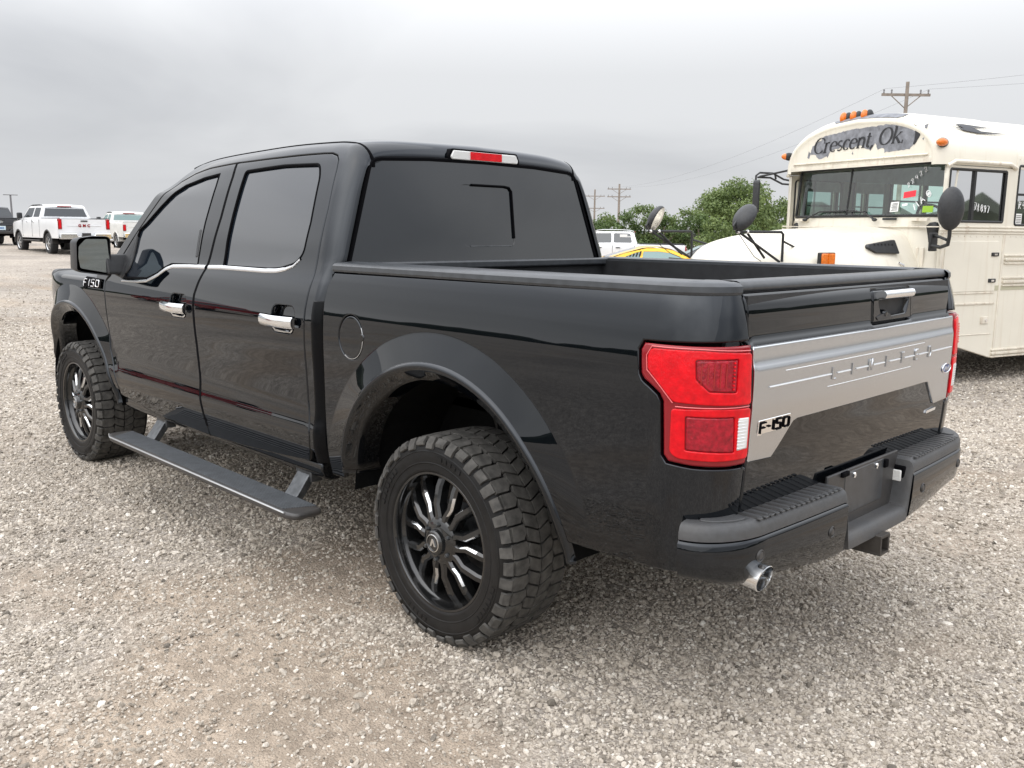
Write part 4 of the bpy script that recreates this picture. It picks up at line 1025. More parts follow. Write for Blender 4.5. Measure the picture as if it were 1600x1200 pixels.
# ---------------------------------------------------------------- mirrors
for sg in (1, -1):
    mo = bpy.data.objects.new('side_mirror', None); COL.objects.link(mo); mo.parent = truck
    hs = rounded([(1.197,1.288),(1.19,1.452),(1.172,1.474),(1.10,1.485),(1.012,1.483),(.996,1.468),(1.003,1.252),(1.165,1.276)], .012)
    gl = rounded([(1.163,1.300),(1.170,1.360),(1.165,1.425),(1.128,1.466),(1.016,1.466),(1.006,1.268)], .010)
    def ring(pts, x, k): 
        cy_ = sum(p[0] for p in pts)/len(pts); cz_ = sum(p[1] for p in pts)/len(pts); return [(x, sg*(cy_+(p[0]-cy_)*k), cz_+(p[1]-cz_)*k) for p in pts]
    rings = [ring(hs, 2.956, .955), ring(hs, 2.949, .975), ring(hs, 2.955, 1.0), ring(hs, 3.0, 1.0), ring(hs, 3.06, .95), ring(hs, 3.09, .80), ring(hs, 3.10, .5)]
    mb = MB(); n_ = len(hs); o_ = 0
    for r_ in rings: mb.add(r_, [])
    for i in range(len(rings)-1):
        for k in range(n_): mb.f.append((i*n_+k, i*n_+(k+1) % n_, (i+1)*n_+(k+1) % n_, (i+1)*n_+k))
    mb.f.append(tuple(range((len(rings)-1)*n_, len(rings)*n_)))
    T('mirror_housing', mb, M_blacktrim, mo, ang=45)
    mb = MB(); P = [(2.968+.20*(p[0]-1.09)+.004*((p[0]-1.09)/.09)**2, sg*p[0], p[1]) for p in gl]; mb.add(P+[(2.995, q[1], q[2]) for q in P], [tuple(range(len(P)))]+[(i, (i+1) % len(P), len(P)+(i+1) % len(P), len(P)+i) for i in range(len(P))]); T('mirror_glass', mb, M_mirror, mo)
    mb = MB(); G_ = ring(hs, 3.02, .97); mb.add(G_, [tuple(range(len(G_)))]); T('mirror_back', mb, M_seam, mo)
    mb = MB(); mb.prism(rounded([(2.93,1.262),(3.075,1.262),(3.06,1.335),(2.965,1.385)], .02), .90 if sg > 0 else -1.03, 1.03 if sg > 0 else -.90, 'y'); T('mirror_arm', mb, M_blacktrim, mo, bevel=.01)
# ---------------------------------------------------------------- running boards and underbody
for sg in (1, -1):
    rb = bpy.data.objects.new('running_board', None); COL.objects.link(rb); rb.parent = truck
    plan = rounded([(.735,sg*1.015),(.735,sg*1.150),(.79,sg*1.168),(2.70,sg*1.168),(2.80,sg*1.135),(2.79,sg*1.005)], .03)
    if area(plan) < 0: plan = plan[::-1]
    mb = MB(); mb.prism(plan, .328, .357, 'z'); T('board_core', mb, M_blacktrim, rb, bevel=.010)
    for i in range(13):
        mb = MB(); mb.box((1.765, sg*(1.022+i*.0102), .3585), (1.96-.01*i, .0058, .004)); T('grip_strip', mb, mat('board_grip', (.085, .092, .10), .42, var=.2, bump=.2, bscale=300), rb)
    mb = MB(); mb.tube([(.80, sg*1.168, .3545), (2.70, sg*1.168, .3545), (2.785, sg*1.140, .3545)], .0042, 6); T('edge_trim', mb, M_bright, rb)
    for x in (1.03, 2.55):
        mb = MB(); G_ = []
        for t_ in np.linspace(0, 1, 10):
            y_ = .90+.13*t_**.8; z_ = .46-.125*math.sin(t_*math.pi/2)**1.3; G_.append([(x-.05, sg*y_, z_), (x+.05, sg*y_, z_), (x+.05, sg*(y_-.03), z_-.022), (x-.05, sg*(y_-.03), z_-.022), (x-.05, sg*y_, z_)])
        mb.grid(G_); mb.box((x, sg*.90, .435), (.13, .06, .06)); T('step_arm', mb, M_steel, rb, ang=40, bevel=.004)
ub = bpy.data.objects.new('underbody', None); COL.objects.link(ub); ub.parent = truck
for sg in (1, -1): T('chassis_rail', MB().box((1.65, sg*.48, .50), (5.3, .09, .15)), M_frame, ub, bevel=.01)
for x in (-.9, -.35, .9, 1.7, 2.5, 3.3): T('cross_member', MB().box((x, 0, .50), (.08, .86, .10)), M_frame, ub)
mb = MB(); mb.tube([(0, -.8, .40), (0, .8, .40)], .05, 14); mb.ball((0, .08, .40), (.16, .15, .16)); T('axle', mb, M_frame, ub)
mb = MB(); mb.tube([(3.683, -.8, .40), (3.683, .8, .40)], .035, 12); T('axle', mb, M_frame, ub)
mb = MB(); mb.tube([(.1, .08, .42), (2.6, .05, .48)], .045, 12); T('drive_shaft', mb, M_frame, ub)
for nm, c_, d_ in (('floor_pan', (1.9, 0, .56), (2.3, 1.55, .06)), ('fuel_tank', (1.6, -.35, .47), (1.1, .35, .16)), ('bed_underside', (.0, 0, .80), (1.9, 1.0, .04)), ('engine_block', (3.6, 0, .75), (1.3, .9, .4))): T(nm, MB().box(c_, d_), M_seam, ub)
for sg in (1, -1):
    mb = MB(); mb.tube([(.12, sg*.45, .42), (.22, sg*.47, .78)], .035, 10); mb.box((0, sg*.55, .46), (1.1, .065, .035)); T('leaf_spring', mb, M_frame, ub)
mb = MB(); mb.tube([(-1.03, .785, .570), (-.6, .62, .60), (.2, .40, .55), (1.6, .34, .46)], .038, 10); T('exhaust_pipe', mb, M_frame, ub)
# ---------------------------------------------------------------- the old school bus
bus = thing('school_bus', 'cream white conventional school bus with peeling town name above its windscreen, behind the black pickup', 'bus', (2.469, -7.712, -.172), 1.261)
def B_(name, mb, m, parent=None, **k): return build(name, mb, m, parent if parent is not None else bus, **k)
M_bus = mat('bus_paint', (.75, .713, .615), .32, var=.04, scale=2.2, bump=.06, bscale=9, dust=((.40, .32, .22), .10, .2, 3.2), rvar=.08)
def streaks(m, col, amount):
    """old water and rust runs: long thin vertical stains"""
    t = m.node_tree; b = t.nodes['Principled BSDF']; src = b.inputs['Base Color'].links[0].from_socket
    tc = t.nodes.new('ShaderNodeTexCoord'); mp = t.nodes.new('ShaderNodeMapping'); mp.inputs['Scale'].default_value = (16, 16, .9); n = t.nodes.new('ShaderNodeTexNoise'); n.inputs['Scale'].default_value = 1; n.inputs['Detail'].default_value = 4
    t.links.new(tc.outputs['Object'], mp.inputs[0]); t.links.new(mp.outputs[0], n.inputs[0]); mr = t.nodes.new('ShaderNodeMapRange'); mr.inputs[1].default_value = .56; mr.inputs[2].default_value = .80; mr.inputs[4].default_value = amount
    t.links.new(n.outputs['Fac'], mr.inputs[0]); mx = t.nodes.new('ShaderNodeMix'); mx.data_type = 'RGBA'; t.links.new(mr.outputs[0], mx.inputs['Factor']); t.links.new(src, mx.inputs['A']); mx.inputs['B'].default_value = (*col, 1); t.links.new(mx.outputs['Result'], b.inputs['Base Color'])
streaks(M_bus, (.50, .40, .27), .32)
M_bus2 = mat('bus_trim', (.76, .72, .62), .42, var=.12, scale=6, dust=((.30, .20, .11), .35, .2, 3.2)); streaks(M_bus2, (.35, .22, .12), .6)
M_bust = mat('bus_black_trim', (.016, .017, .018), .5, var=.3, scale=30)
M_busin = mat('bus_inside', (.6, .63, .62), .7, var=.15, scale=5)
M_busdark = mat('bus_underside', (.012, .012, .012), .85)
M_seat = mat('bus_seat', (.05, .075, .07), .55, var=.2)
M_grey = mat('bare_grey_patch', (.20, .208, .23), .6, var=.35, scale=14, bump=.2, bscale=60)
M_ink = mat('black_vinyl', (.022, .023, .027), .5)
M_stripe = mat('olive_stripe', (.46, .44, .32), .45)
M_paper = mat('white_paper', (.80, .80, .78), .6)
M_chalk = mat('window_marker', (.85, .86, .86), .6)
M_redst = mat('red_sticker', (.80, .03, .05), .5)
M_grnst = mat('green_sticker', (.28, .50, .03), .5)
def glass_mat(name, tint, refl=1.7):
    m = bpy.data.materials.new(name); m.use_nodes = True; t = m.node_tree; t.nodes.clear()
    o = t.nodes.new('ShaderNodeOutputMaterial'); tr = t.nodes.new('ShaderNodeBsdfTransparent'); tr.inputs[0].default_value = (*tint, 1)
    gl = t.nodes.new('ShaderNodeBsdfGlossy'); gl.inputs['Roughness'].default_value = .02; fr = t.nodes.new('ShaderNodeFresnel'); fr.inputs[0].default_value = refl
    mx = t.nodes.new('ShaderNodeMixShader'); t.links.new(fr.outputs[0], mx.inputs[0]); t.links.new(tr.outputs[0], mx.inputs[1]); t.links.new(gl.outputs[0], mx.inputs[2]); t.links.new(mx.outputs[0], o.inputs[0]); return m
M_wsglass = glass_mat('green_windscreen', (.82, .98, .92), 2.1); M_midgl = glass_mat('light_green_glass', (.5, .66, .62)); M_sidegl = glass_mat('green_side_glass', (.17, .27, .25))
by_ = pchip([.2, 2.46, 2.60, 2.75, 2.92, 3.14, 3.48, 3.98], [1.2, 1.2, 1.19, 1.135, 1.02, .83, .51, 0.0])
bz_ = pchip([.2, 2.46, 2.60, 2.75, 2.92, 3.14, 3.48, 3.98], [.2, 2.46, 2.60, 2.742, 2.873, 2.985, 3.075, 3.115])
def F_bus(s, v): return (s, by_(v), bz_(v))
REAR = -9.2
wins = [rrect(-.985, -.035, 1.862, 2.425, .02)]+[rrect(-1.20-.72*i-.60, -1.20-.72*i, 1.835, 2.50, .03) for i in range(11)]
SIDE = [(REAR,.29),(-1.015,.29),(-.41,.446),(-.05,.62),(.0,.9),(.0,2.465),(-1.10,2.465),(-1.16,2.62),(REAR,2.62)]
for mir in (False, True):
    sg = -1 if mir else 1
    sd = B_('side_panel', panel(SIDE, F_bus, holes=wins if not mir else [rrect(-.95, -.12, 1.75, 2.40, .04)]+wins[1:], step=.3, gap=.001, fold=.05, mir=mir), M_bus)
    for i, w_ in enumerate(wins):
        if mir and i == 0: w_ = rrect(-.95, -.12, 1.75, 2.40, .04)
        fr = B_('window_frame', MB(), M_bust)
        mb = MB(); lp = dens(w_, .3); mb.tube([(p[0], sg*1.196, p[1]) for p in lp], .016, 6, closed=True)
        if i == 0: mb.box(((-.455), sg*1.19, 2.14), (.035, .02, .56))
        else: mb.box(((w_[0][0]+w_[10][0])/2, sg*1.19, 2.18), (.60, .015, .025))
        bpy.data.objects.remove(fr); fr = B_('window_frame', mb, M_bust)
        mb = MB(); mb.add([(p[0], sg*1.180, p[1]) for p in w_], [tuple(range(len(w_)))]); B_('pane', mb, M_wsglass if mir else (M_sidegl if i < 2 else M_midgl), fr)
# roof skin
mb = MB(); P = []
vs_ = list(np.linspace(2.46, 3.98, 26))
ring_ = [(by_(v), bz_(v)) for v in vs_]; ring_ = ring_+[(-a, b2) for a, b2 in ring_[-2::-1]]
for X in list(np.linspace(REAR, -1.16, 8))+[-1.15]: P.append([(X, a, b2) for a, b2 in ring_])
mb.grid(P); B_('roof', mb, M_bus, ang=60)
# rounded front cap
mb = MB(); P = []
def cap_sec(X, ins):
    o = []
    for a, b2 in ring_:
        d = math.hypot(a, b2-2.45) or 1; k = max(d-ins, .02)/d; o.append((X, a*k, 2.47+(b2-2.46)*(1-ins/.66)))
    return o
for X in np.linspace(-1.15, -.12, 6): P.append(cap_sec(X, 0))
for i in range(1, 10):
    f = i/9*math.pi/2; P.append(cap_sec(-.12+.24*math.sin(f), .11*(1-math.cos(f))))
last = P[-1]
for ins, X in ((.12, .117), (.13, .112), (.14, .108)): P.append(cap_sec(X, ins))
mb.grid(P)
fc = P[-1]; top = fc; n_ = len(fc)
rows = [fc]
for k in range(1, 6): rows.append([(p[0], p[1], 2.50+(p[2]-2.50)*(1-k/5)) for p in fc])
mb.grid(rows); B_('front_cap', mb, M_bus, ang=38)
mb = MB(); mb.box((.10, 0, 2.585), (.06, 2.02, .020)); mb.box((.085, 0, 2.535), (.05, 2.16, .05)); B_('cap_ledge', mb, M_bus2, bevel=.008)
rv = random.Random(4)
mb = MB()
for i in range(34): mb.lathe([(0, .004), (.006, .003), (.008, 0)], 6, (.113, -1.0+i*.0606, 2.560), axis='x')
B_('rivet', mb, M_bus2, kind='stuff')
for X in (-1.15, -2.6, -4.1, -5.6, -7.1):
    mb = MB(); mb.tube([(X, p[0]*1.001, p[1]+.001) for p in ring_], .006, 5); B_('roof_joint', mb, M_bus2)
for sg in (1, -1):
    mb = MB()
    for i in range(90): mb.box((-.06-i*.1, sg*1.2015, 1.70), (.012, .006, .012))
    for i in range(70): mb.box((-1.2-i*.11, sg*1.2015, 2.575), (.010, .006, .010))
    B_('rivet', mb, M_bus2, kind='stuff')
for sg in (1, -1):
    mb = MB(); mb.tube([(.02, sg*1.205, 2.455), (-.05, sg*1.235, 2.505), (-.98, sg*1.235, 2.507), (-1.14, sg*1.205, 2.465)], .022, 8); B_('drip_rail', mb, M_bus2)
# town name board: bare grey peeling patch with black letters
def rag(pts, amp, d=.03, seed=1):
    rr = random.Random(seed); return [(p[0]+rr.uniform(-amp, amp), p[1]+rr.uniform(-amp, amp)) for p in dens(pts, d)]
FX = .1085
def flatx(pts, x, name, m, th=.002, par=None):
    mb = MB(); mb.prism(pts, x, x+th, 'x'); return B_(name, mb, m, par)
pt = flatx(rag([(a-.045, b2) for a, b2 in [(-.70,2.70),(-.66,2.80),(-.55,2.84),(-.48,2.905),(-.05,2.945),(.45,2.955),(.78,2.94),(.90,2.89),(.93,2.80),(.86,2.72),(.80,2.66),(.46,2.645),(.45,2.70),(.36,2.68),(.32,2.76),(.26,2.68),(.18,2.70),(.12,2.75),(.0,2.73),(-.2,2.75),(-.36,2.72),(-.42,2.65),(-.55,2.63),(-.60,2.68)]], .008, .035), FX, 'sign_patch', M_grey)
for q in ([(.98,2.90),(1.03,2.915),(1.01,2.86),(.985,2.865)], [(.955,2.82),(.985,2.835),(.98,2.80)], [(.96,2.76),(.985,2.77),(.975,2.74)], [(-.74,2.66),(-.72,2.74),(-.69,2.70),(-.71,2.645)], [(-.42,2.66),(-.38,2.68),(-.40,2.64)], [(-.02,2.66),(-.01,2.69),(.0,2.65)]):
    flatx([(a-.045, b2) for a, b2 in q], FX, 'peeled_spot', M_grey)
flatx(rag([(.80,2.92),(.87,2.88),(.88,2.80),(.84,2.72),(.80,2.70),(.82,2.82)], .008, .03, 3), FX+.002, 'sign_patch', M_ink)
# serif letters drawn as thick-and-thin strokes
def letter(ch):
    arc_ = lambda cx, cy, rx, ry, a0, a1, n=12: [(cx+rx*math.cos(R(a0+(a1-a0)*i/n)), cy+ry*math.sin(R(a0+(a1-a0)*i/n))) for i in range(n+1)]
    S = {'C': (.72, [(arc_(.40,.5,.36,.5,40,320), 't'), ([(.68,.62),(.68,.86)], 'n')]),
     'r': (.46, [([(.14,0),(.14,.62)], 'w'), (arc_(.30,.46,.16,.17,180,60,6), 'm'), ([(.02,0),(.28,0)], 'n'), ([(.03,.62),(.14,.62)], 'n')]),
     'e': (.50, [(arc_(.26,.32,.22,.32,10,310), 't'), ([(.06,.36),(.46,.36)], 'n')]),
     's': (.42, [(arc_(.21,.47,.14,.15,50,250,8)+arc_(.21,.16,.15,.15,70,-140,8), 'm')]),
     'c': (.46, [(arc_(.26,.32,.21,.32,45,315), 't')]),
     'n': (.58, [([(.12,0),(.12,.62)], 'w'), (arc_(.30,.42,.17,.2,170,0,8)+[(.47,0)], 'w'), ([(.02,0),(.24,0)], 'n'), ([(.36,0),(.58,0)], 'n'), ([(.02,.62),(.12,.62)], 'n')]),
     't': (.36, [([(.15,.85),(.15,.15)]+arc_(.26,.14,.11,.14,180,300,6), 'w'), ([(.02,.62),(.32,.62)], 'n')]),
     ',': (.26, [([(.12,.06),(.14,-.02),(.06,-.16)], 'w')]), ' ': (.24, []),
     'O': (.84, [(arc_(.42,.5,.36,.5,0,360,24), 't')]),
     'k': (.58, [([(.12,0),(.12,.98)], 'w'), ([(.48,.62),(.16,.28)], 'n'), ([(.24,.36),(.52,0)], 'w'), ([(.02,0),(.24,0)], 'n'), ([(.42,0),(.62,0)], 'n'), ([(.02,.98),(.12,.98)], 'n'), ([(.38,.62),(.56,.62)], 'n')]),
     '.': (.24, [([(.08,.03),(.14,.03)], 'd')])}
    return S[ch]
def ribbon(line, kind, w):
    wd = {'w': 1.0, 'n': .36, 'm': .62, 't': None, 'd': 1.5}[kind]; L_ = []; R_ = []
    n = len(line)
    for i, p in enumerate(line):
        a = line[max(0, i-1)]; b2 = line[min(n-1, i+1)]; tx, ty = b2[0]-a[0], b2[1]-a[1]; l = math.hypot(tx, ty) or 1; tx, ty = tx/l, ty/l
        h = w/2*(wd if wd else .30+.75*abs(ty)**1.3)
        L_.append((p[0]-ty*h, p[1]+tx*h)); R_.append((p[0]+ty*h, p[1]-tx*h))
    return L_+R_[::-1]
x_ = 0; H_ = .185; shear = .20; sxx = .95
full = sum(letter(c)[0] for c in 'Crescent, Ok.')*H_*sxx
y0 = -.69; k_ = 1.37/full
for c in 'Crescent, Ok.':
    wch, st = letter(c)
    mb = MB(); z0 = 2.700+.045*(x_/full)
    for line, kind in st:
        rbn = ribbon([(p[0], p[1]) for p in line], kind, .135)
        n = len(rbn)//2
        V = [(FX+.0065, y0+k_*(x_+(a+shear*b2)*H_*sxx), z0+b2*H_) for a, b2 in rbn]
        mb.add(V, [(i, i+1, 2*n-2-i, 2*n-1-i) for i in range(n-1)])
    if st: B_('sign_letter', mb, M_ink, fix=False)
    x_ += wch*H_*sxx
# bare patch on the brow and the three clearance lamps
mb = MB(); G_ = []
for y in np.linspace(-.42, .62, 24):
    i_ = min(range(len(ring_)), key=lambda q: abs(ring_[q][0]-y)); row = []
    for f in np.linspace(.45, 1.15 if abs(y-.1) < .48 else .9, 7):
        X = -.12+.24*math.sin(f); ins = .11*(1-math.cos(f)); zt = np.interp(y, [p[0] for p in ring_[::-1]], [p[1] for p in ring_[::-1]]); row.append((X+.003, y*(1-ins*.9/max(abs(y)+.9, .9)), 2.47+(zt-2.46)*(1-ins/.66)+.003))
    G_.append(row)
mb.grid(G_); B_('brow_patch', mb, M_grey)
for y in (-.30, -.145, .02):
    lm = B_('clearance_lamp', MB().ball((.035, y, 3.10), (.055, .040, .072), 14, 8), M_amber)
    mb = MB(); mb.ball((-.012, y+.03, 3.095), (.055, .045, .078), 12, 8); B_('lamp_base', mb, M_bust, lm)
for y, X in ((1.165, .10), (-1.165, .10)):
    lm = B_('marker_lamp', MB().ball((X, y, 2.70), (.08, .045, .042), 14, 8), M_amber); mb = MB(); mb.ball((X-.03, y*.985, 2.70), (.085, .04, .052), 12, 8); B_('lamp_base', mb, M_bust, lm)
# front wall around the windscreen and cowl
WS = rounded([(-1.10,1.925),(1.10,1.925),(1.10,2.505),(-1.10,2.505)], .03)
def F_bf(y, z): return (.035-(z-1.9)*.10-.16*max(0, (abs(y)-.80)/.4)**1.6, y, z)
B_('front_wall', panel([(-1.195,.9),(1.195,.9),(1.195,2.53),(-1.195,2.53)], F_bf, holes=[WS], step=.08, gap=.001, fold=.04, sign=-1), M_bus)
wsf = MB(); lp = dens(WS, .06); wsf.tube([F_bf(*p) for p in lp], .018, 6, closed=True); wf = B_('windscreen_frame', wsf, M_bust)
mb = MB(); mb.tube([F_bf(-.155, 1.93), F_bf(-.155, 2.50)], .013, 6); B_('centre_bar', mb, M_bust, wf)
for y0_, y1_ in ((-1.10, -.155), (-.155, 1.10)):
    mb = MB(); mb.grid([[F_bf(y, z) for y in np.linspace(y0_, y1_, 12)] for z in (1.925, 2.2, 2.505)]); B_('windscreen_pane', mb, M_wsglass, wf, fix=False)
mb = MB(); mb.box((.055, 0, 1.80), (.03, 2.36, .012)); mb.box((.062, .93, 1.88), (.05, .24, .03)); mb.box((.062, -.86, 1.885), (.05, .2, .03)); B_('cowl_seam', mb, M_bus2)
for y in (.52, -.90): mb = MB(); mb.box((.062, y, 1.888), (.02, .19, .026)); B_('wiper_slot', mb, M_bust, bevel=.004)
for i in range(2):
    for k in range(1): mb = MB(); mb.box((.045, .92+.07*i, 1.42), (.02, .035, .30)); B_('cowl_vent', mb, M_bus2, bevel=.006)
for (a, m_, b2) in (((.09, -.78, 1.885), (.07, -.56, 1.985), (.065, -.16, 1.992)), ((.09, .33, 1.880), (.07, .16, 1.965), (.065, -.12, 2.005))):
    mb = MB(); mb.tube([a, m_, b2], [.013, .009, .006], 6); mb.ball(a, (.03, .035, .02), 10, 6); mb.box(((m_[0]+b2[0])/2, (m_[1]+b2[1])/2, (m_[2]+b2[2])/2-.008), (.012, abs(b2[1]-m_[1]), .012)); B_('wiper', mb, M_bust)
# marks on the glass
def quadf(y0_, y1_, z0_, z1_, name, m, tilt=0, dx=.022):
    mb = MB(); c = ((y0_+y1_)/2, (z0_+z1_)/2); V = []
    for y, z in ((y0_, z0_), (y1_, z0_), (y1_, z1_), (y0_, z1_)):
        p = F_bf(y, z+tilt*(y-c[0])); V.append((p[0]+dx, p[1], p[2]))
    V += [(v[0]-.002, v[1], v[2]) for v in V]; mb.add(V, [(0,1,2,3),(7,6,5,4),(0,4,5,1),(1,5,6,2),(2,6,7,3),(3,7,4,0)]); return B_(name, mb, m)
quadf(.665, .825, 2.128, 2.198, 'red_sticker', M_redst, .12); sp_ = quadf(.505, .618, 1.970, 2.082, 'paper_notice', M_paper, .05)
for i in range(6): q_ = quadf(.520+.012*(i % 2), .603, 1.985+i*.015, 1.991+i*.015, 'print_line', M_ink, .05, .0235); q_.parent = sp_
quadf(.925, 1.03, 1.958, 2.03, 'green_sticker', M_grnst); quadf(.665, .735, 2.035, 2.06, 'small_sticker', M_chalk, .1)
HAND = {'2': [[(0,.8),(.2,1),(.5,.95),(.55,.7),(0,0),(.6,.05)]], '4': [[(.1,1),(0,.45),(.6,.45)],[(.5,.9),(.45,0)]], 'M': [[(0,0),(.15,1),(.4,.4),(.7,1),(.85,0)]], 'A': [[(0,0),(.35,1),(.7,0)],[(.15,.4),(.55,.4)]], 'o': [[(.3+.3*math.cos(q), .5+.5*math.sin(q)) for q in np.linspace(0, 6.28, 14)],[(.3+.1*math.cos(q), .5+.15*math.sin(q)) for q in np.linspace(0, 6.28, 9)]], '7': [[(0,1),(.55,1),(.25,0)]], '1': [[(.2,1),(.15,0)]], '8': [[(.3+.22*math.cos(q), .75+.22*math.sin(q)) for q in np.linspace(0, 6.28, 10)],[(.28+.27*math.cos(q), .27+.27*math.sin(q)) for q in np.linspace(0, 6.28, 10)]], '9': [[(.3+.22*math.cos(q), .72+.25*math.sin(q)) for q in np.linspace(0, 6.28, 10)],[(.52,.75),(.42,0)]], 'R': [[(0,0),(.05,1),(.5,.9),(.5,.6),(.05,.5),(.55,0)]], '-': [[(0,.5),(.4,.5)]], "'": [[(.1,1),(0,.8)]]}
def hand(txt, f, h, adv, name, wd):
    """marker pen writing: f maps (along, up) to a point"""
    mb = MB()
    for i, c in enumerate(txt):
        for line in HAND[c]: mb.tube([f(i*adv+a*h*.8, b2*h) for a, b2 in line], wd, 4)
    return B_(name, mb, M_chalk)
def fws(y0_, z0_, ang):
    c_, s_ = math.cos(R(ang)), math.sin(R(ang))
    def f(a, b2): p = F_bf(y0_+a*c_-b2*s_*.6, z0_+a*s_+b2*c_); return (p[0]+.022, p[1], p[2])
    return f
hand('22422', fws(.715, 2.235, 42), .062, .062, 'marker_writing', .004); hand("MAo", fws(.845, 1.985, 47), .085, .092, 'marker_writing', .0065)
hand('71897', lambda a, b2: (-.475-a, 1.203, 1.995+b2-.14*a), .075, .055, 'marker_writing', .004)
hand('R-4', lambda a, b2: (-1.245-a, 1.203, 2.02+b2), .08, .07, 'marker_writing', .005)
mb = MB(); mb.box((-1.26, 1.204, 1.90), (.11, .004, .125)); pn = B_('paper_notice', mb, M_paper)
for i in range(5): mb = MB(); mb.box((-1.26, 1.2065, 1.86+i*.02), (.085, .002, .007)); B_('print_line', mb, M_ink, pn)
# side mouldings, doors, stripe
for sg in (1, -1):
    for z, x0_, x1_, h_, t_ in ((1.804,.06,REAR,.018,.016),(1.768,.06,REAR,.022,.02),(1.737,.06,REAR,.016,.014),(1.485,-1.075,REAR,.020,.02),(1.44,-1.08,REAR,.03,.03),(1.395,-1.085,REAR,.018,.02),(1.226,-1.075,REAR,.020,.02),(1.182,-1.08,REAR,.03,.03),(1.138,-1.085,REAR,.018,.02),(.385,-1.0,REAR,.02,.02),(.345,-1.0,REAR,.03,.028),(.305,-1.0,REAR,.02,.02),(1.062,-.20,-.95,.020,.012),(.938,-.22,-.97,.022,.014),(.58,-.40,-.97,.012,.008)):
        mb = MB(); mb.box(((x0_+x1_)/2, sg*(1.2+t_/2-.002), z), (abs(x0_-x1_), t_, h_)); B_('side_moulding', mb, M_bus2, bevel=.004)
    mb = MB(); mb.box(((-.2+REAR)/2, sg*1.2015, 1.112), (abs(REAR+.2), .006, .055)); B_('olive_stripe', mb, M_stripe)
    for x_s, z0_, z1_ in ((-1.045,.29,1.72),(-.005,.65,1.73)): mb = MB(); mb.box((x_s, sg*1.202, (z0_+z1_)/2), (.035, .010, z1_-z0_)); B_('side_seam', mb, M_bus2)
    dr = rrect(-.955, -.045, 1.075, 1.648, .015)
    hd = B_('hatch_door', panel(dr, F_bus, step=.2, gap=.002, fold=.012, lift=.009, mir=sg < 0), M_bus)
    for x_s, z in ((-.90, 1.497), (-.885, 1.198)): mb = MB(); mb.box((x_s, sg*1.213, z), (.125, .016, .044)); q_ = B_('latch', mb, M_bust, hd, bevel=.006); mb = MB(); mb.box((x_s, sg*1.222, z), (.05, .008, .02)); B_('latch_pull', mb, M_chrome, q_)
    mb = MB(); mb.box((-.83, sg*1.205, .742), (.13, .014, .085)); q_ = B_('key_plate', mb, M_bus2, bevel=.006); mb = MB(); mb.lathe([(0, .012), (.016, .012), (.018, 0)], 12, (-.845, sg*1.212, .742)); B_('lock', mb, M_chrome, q_)
# black swoosh on the roof side
gp = [(-.19,2.955),(-.30,2.925),(-.40,2.915),(-.335,3.0),(-.48,3.01),(-.95,2.965),(-.56,2.955),(-.66,2.885),(-1.12,2.872),(-.60,2.848),(-.38,2.872)]
if area(gp) < 0: gp = gp[::-1]
B_('roof_graphic', panel(gp, F_bus, step=.06, gap=0, fold=.002, lift=.022, round_edge=.002), M_ink)
gp2 = [(p[0]-1.22, p[1]) for p in gp]; B_('roof_graphic', panel(gp2, F_bus, step=.06, gap=0, fold=.002, lift=.022, round_edge=.002), M_ink)
# bonnet and wings
hx = [-.02,.35,.80,1.14,1.50,1.80,2.05,2.22,2.34,2.40,2.43]
hzc = [1.815,1.80,1.78,1.755,1.715,1.665,1.595,1.50,1.38,1.22,.95]
mb = MB(); P = []
for X, zc in zip(hx, hzc):
    k = sstep(1.9, 2.43, X); wf_ = 1-.12*k-.10*sstep(.6, 0, X); row = []
    for y, dz in ((-1.10,-.80),(-1.08,-.55),(-1.03,-.40),(-.95,-.27),(-.86,-.13),(-.78,-.065),(-.66,-.045),(-.52,-.030),(-.30,-.010),(0,0),(.30,-.010),(.52,-.030),(.66,-.045),(.78,-.065),(.86,-.13),(.95,-.27),(1.03,-.40),(1.08,-.55),(1.10,-.80)):
        row.append((X-.80*(X/2.43 if X > 0 else 0)**1.6*(abs(y)/1.1)**2.2, y*wf_, max(zc+dz*(1-.25*k), .55)))
    P.append(row)
mb.grid(P); hood = B_('hood', mb, M_bus, ang=60); sub = hood.modifiers.new('sub', 'SUBSURF'); sub.levels = 1; sub.render_levels = 2
def hood_pt(X, y):
    return None
mb = MB(); mb.prism(rounded([(.385,1.50),(.40,1.655),(.835,1.600),(.86,1.565),(.745,1.508)], .02), .885, .935, 'y'); v0 = mb.v; mb.v = [(p[0], p[1]+(1.60-p[2])*.45, p[2]) for p in v0]; vt = B_('hood_vent', mb, M_bust, bevel=.01)
for i in range(6): mb = MB(); mb.box((.47+.055*i, .932, 1.575), (.012, .02, .07)); B_('vent_bar', mb, M_bust, vt)
mb = MB(); mb.box((1.50, 1.00, 1.45), (.19, .05, .115)); al = B_('turn_lamp', mb, M_amber, bevel=.012); mb = MB(); mb.box((1.50, .985, 1.45), (.215, .05, .135)); B_('lamp_base', mb, M_bust, al, bevel=.01); mb = MB(); mb.box((1.50, 1.028, 1.45), (.018, .012, .115)); B_('lens_rib', mb, M_amber, al)
mb = MB(); mb.tube([(.42, .99, 1.405), (.36, 1.01, 1.375), (.33, 1.0, 1.33)], .016, 8); B_('hood_latch', mb, M_chrome)
mb = MB(); G_ = [[(2.28+.12*(1-(y/.7)**2), y, z) for y in np.linspace(-.7, .7, 9)] for z in (1.42, 1.0)]; mb.grid(G_); B_('grille', mb, M_bust)
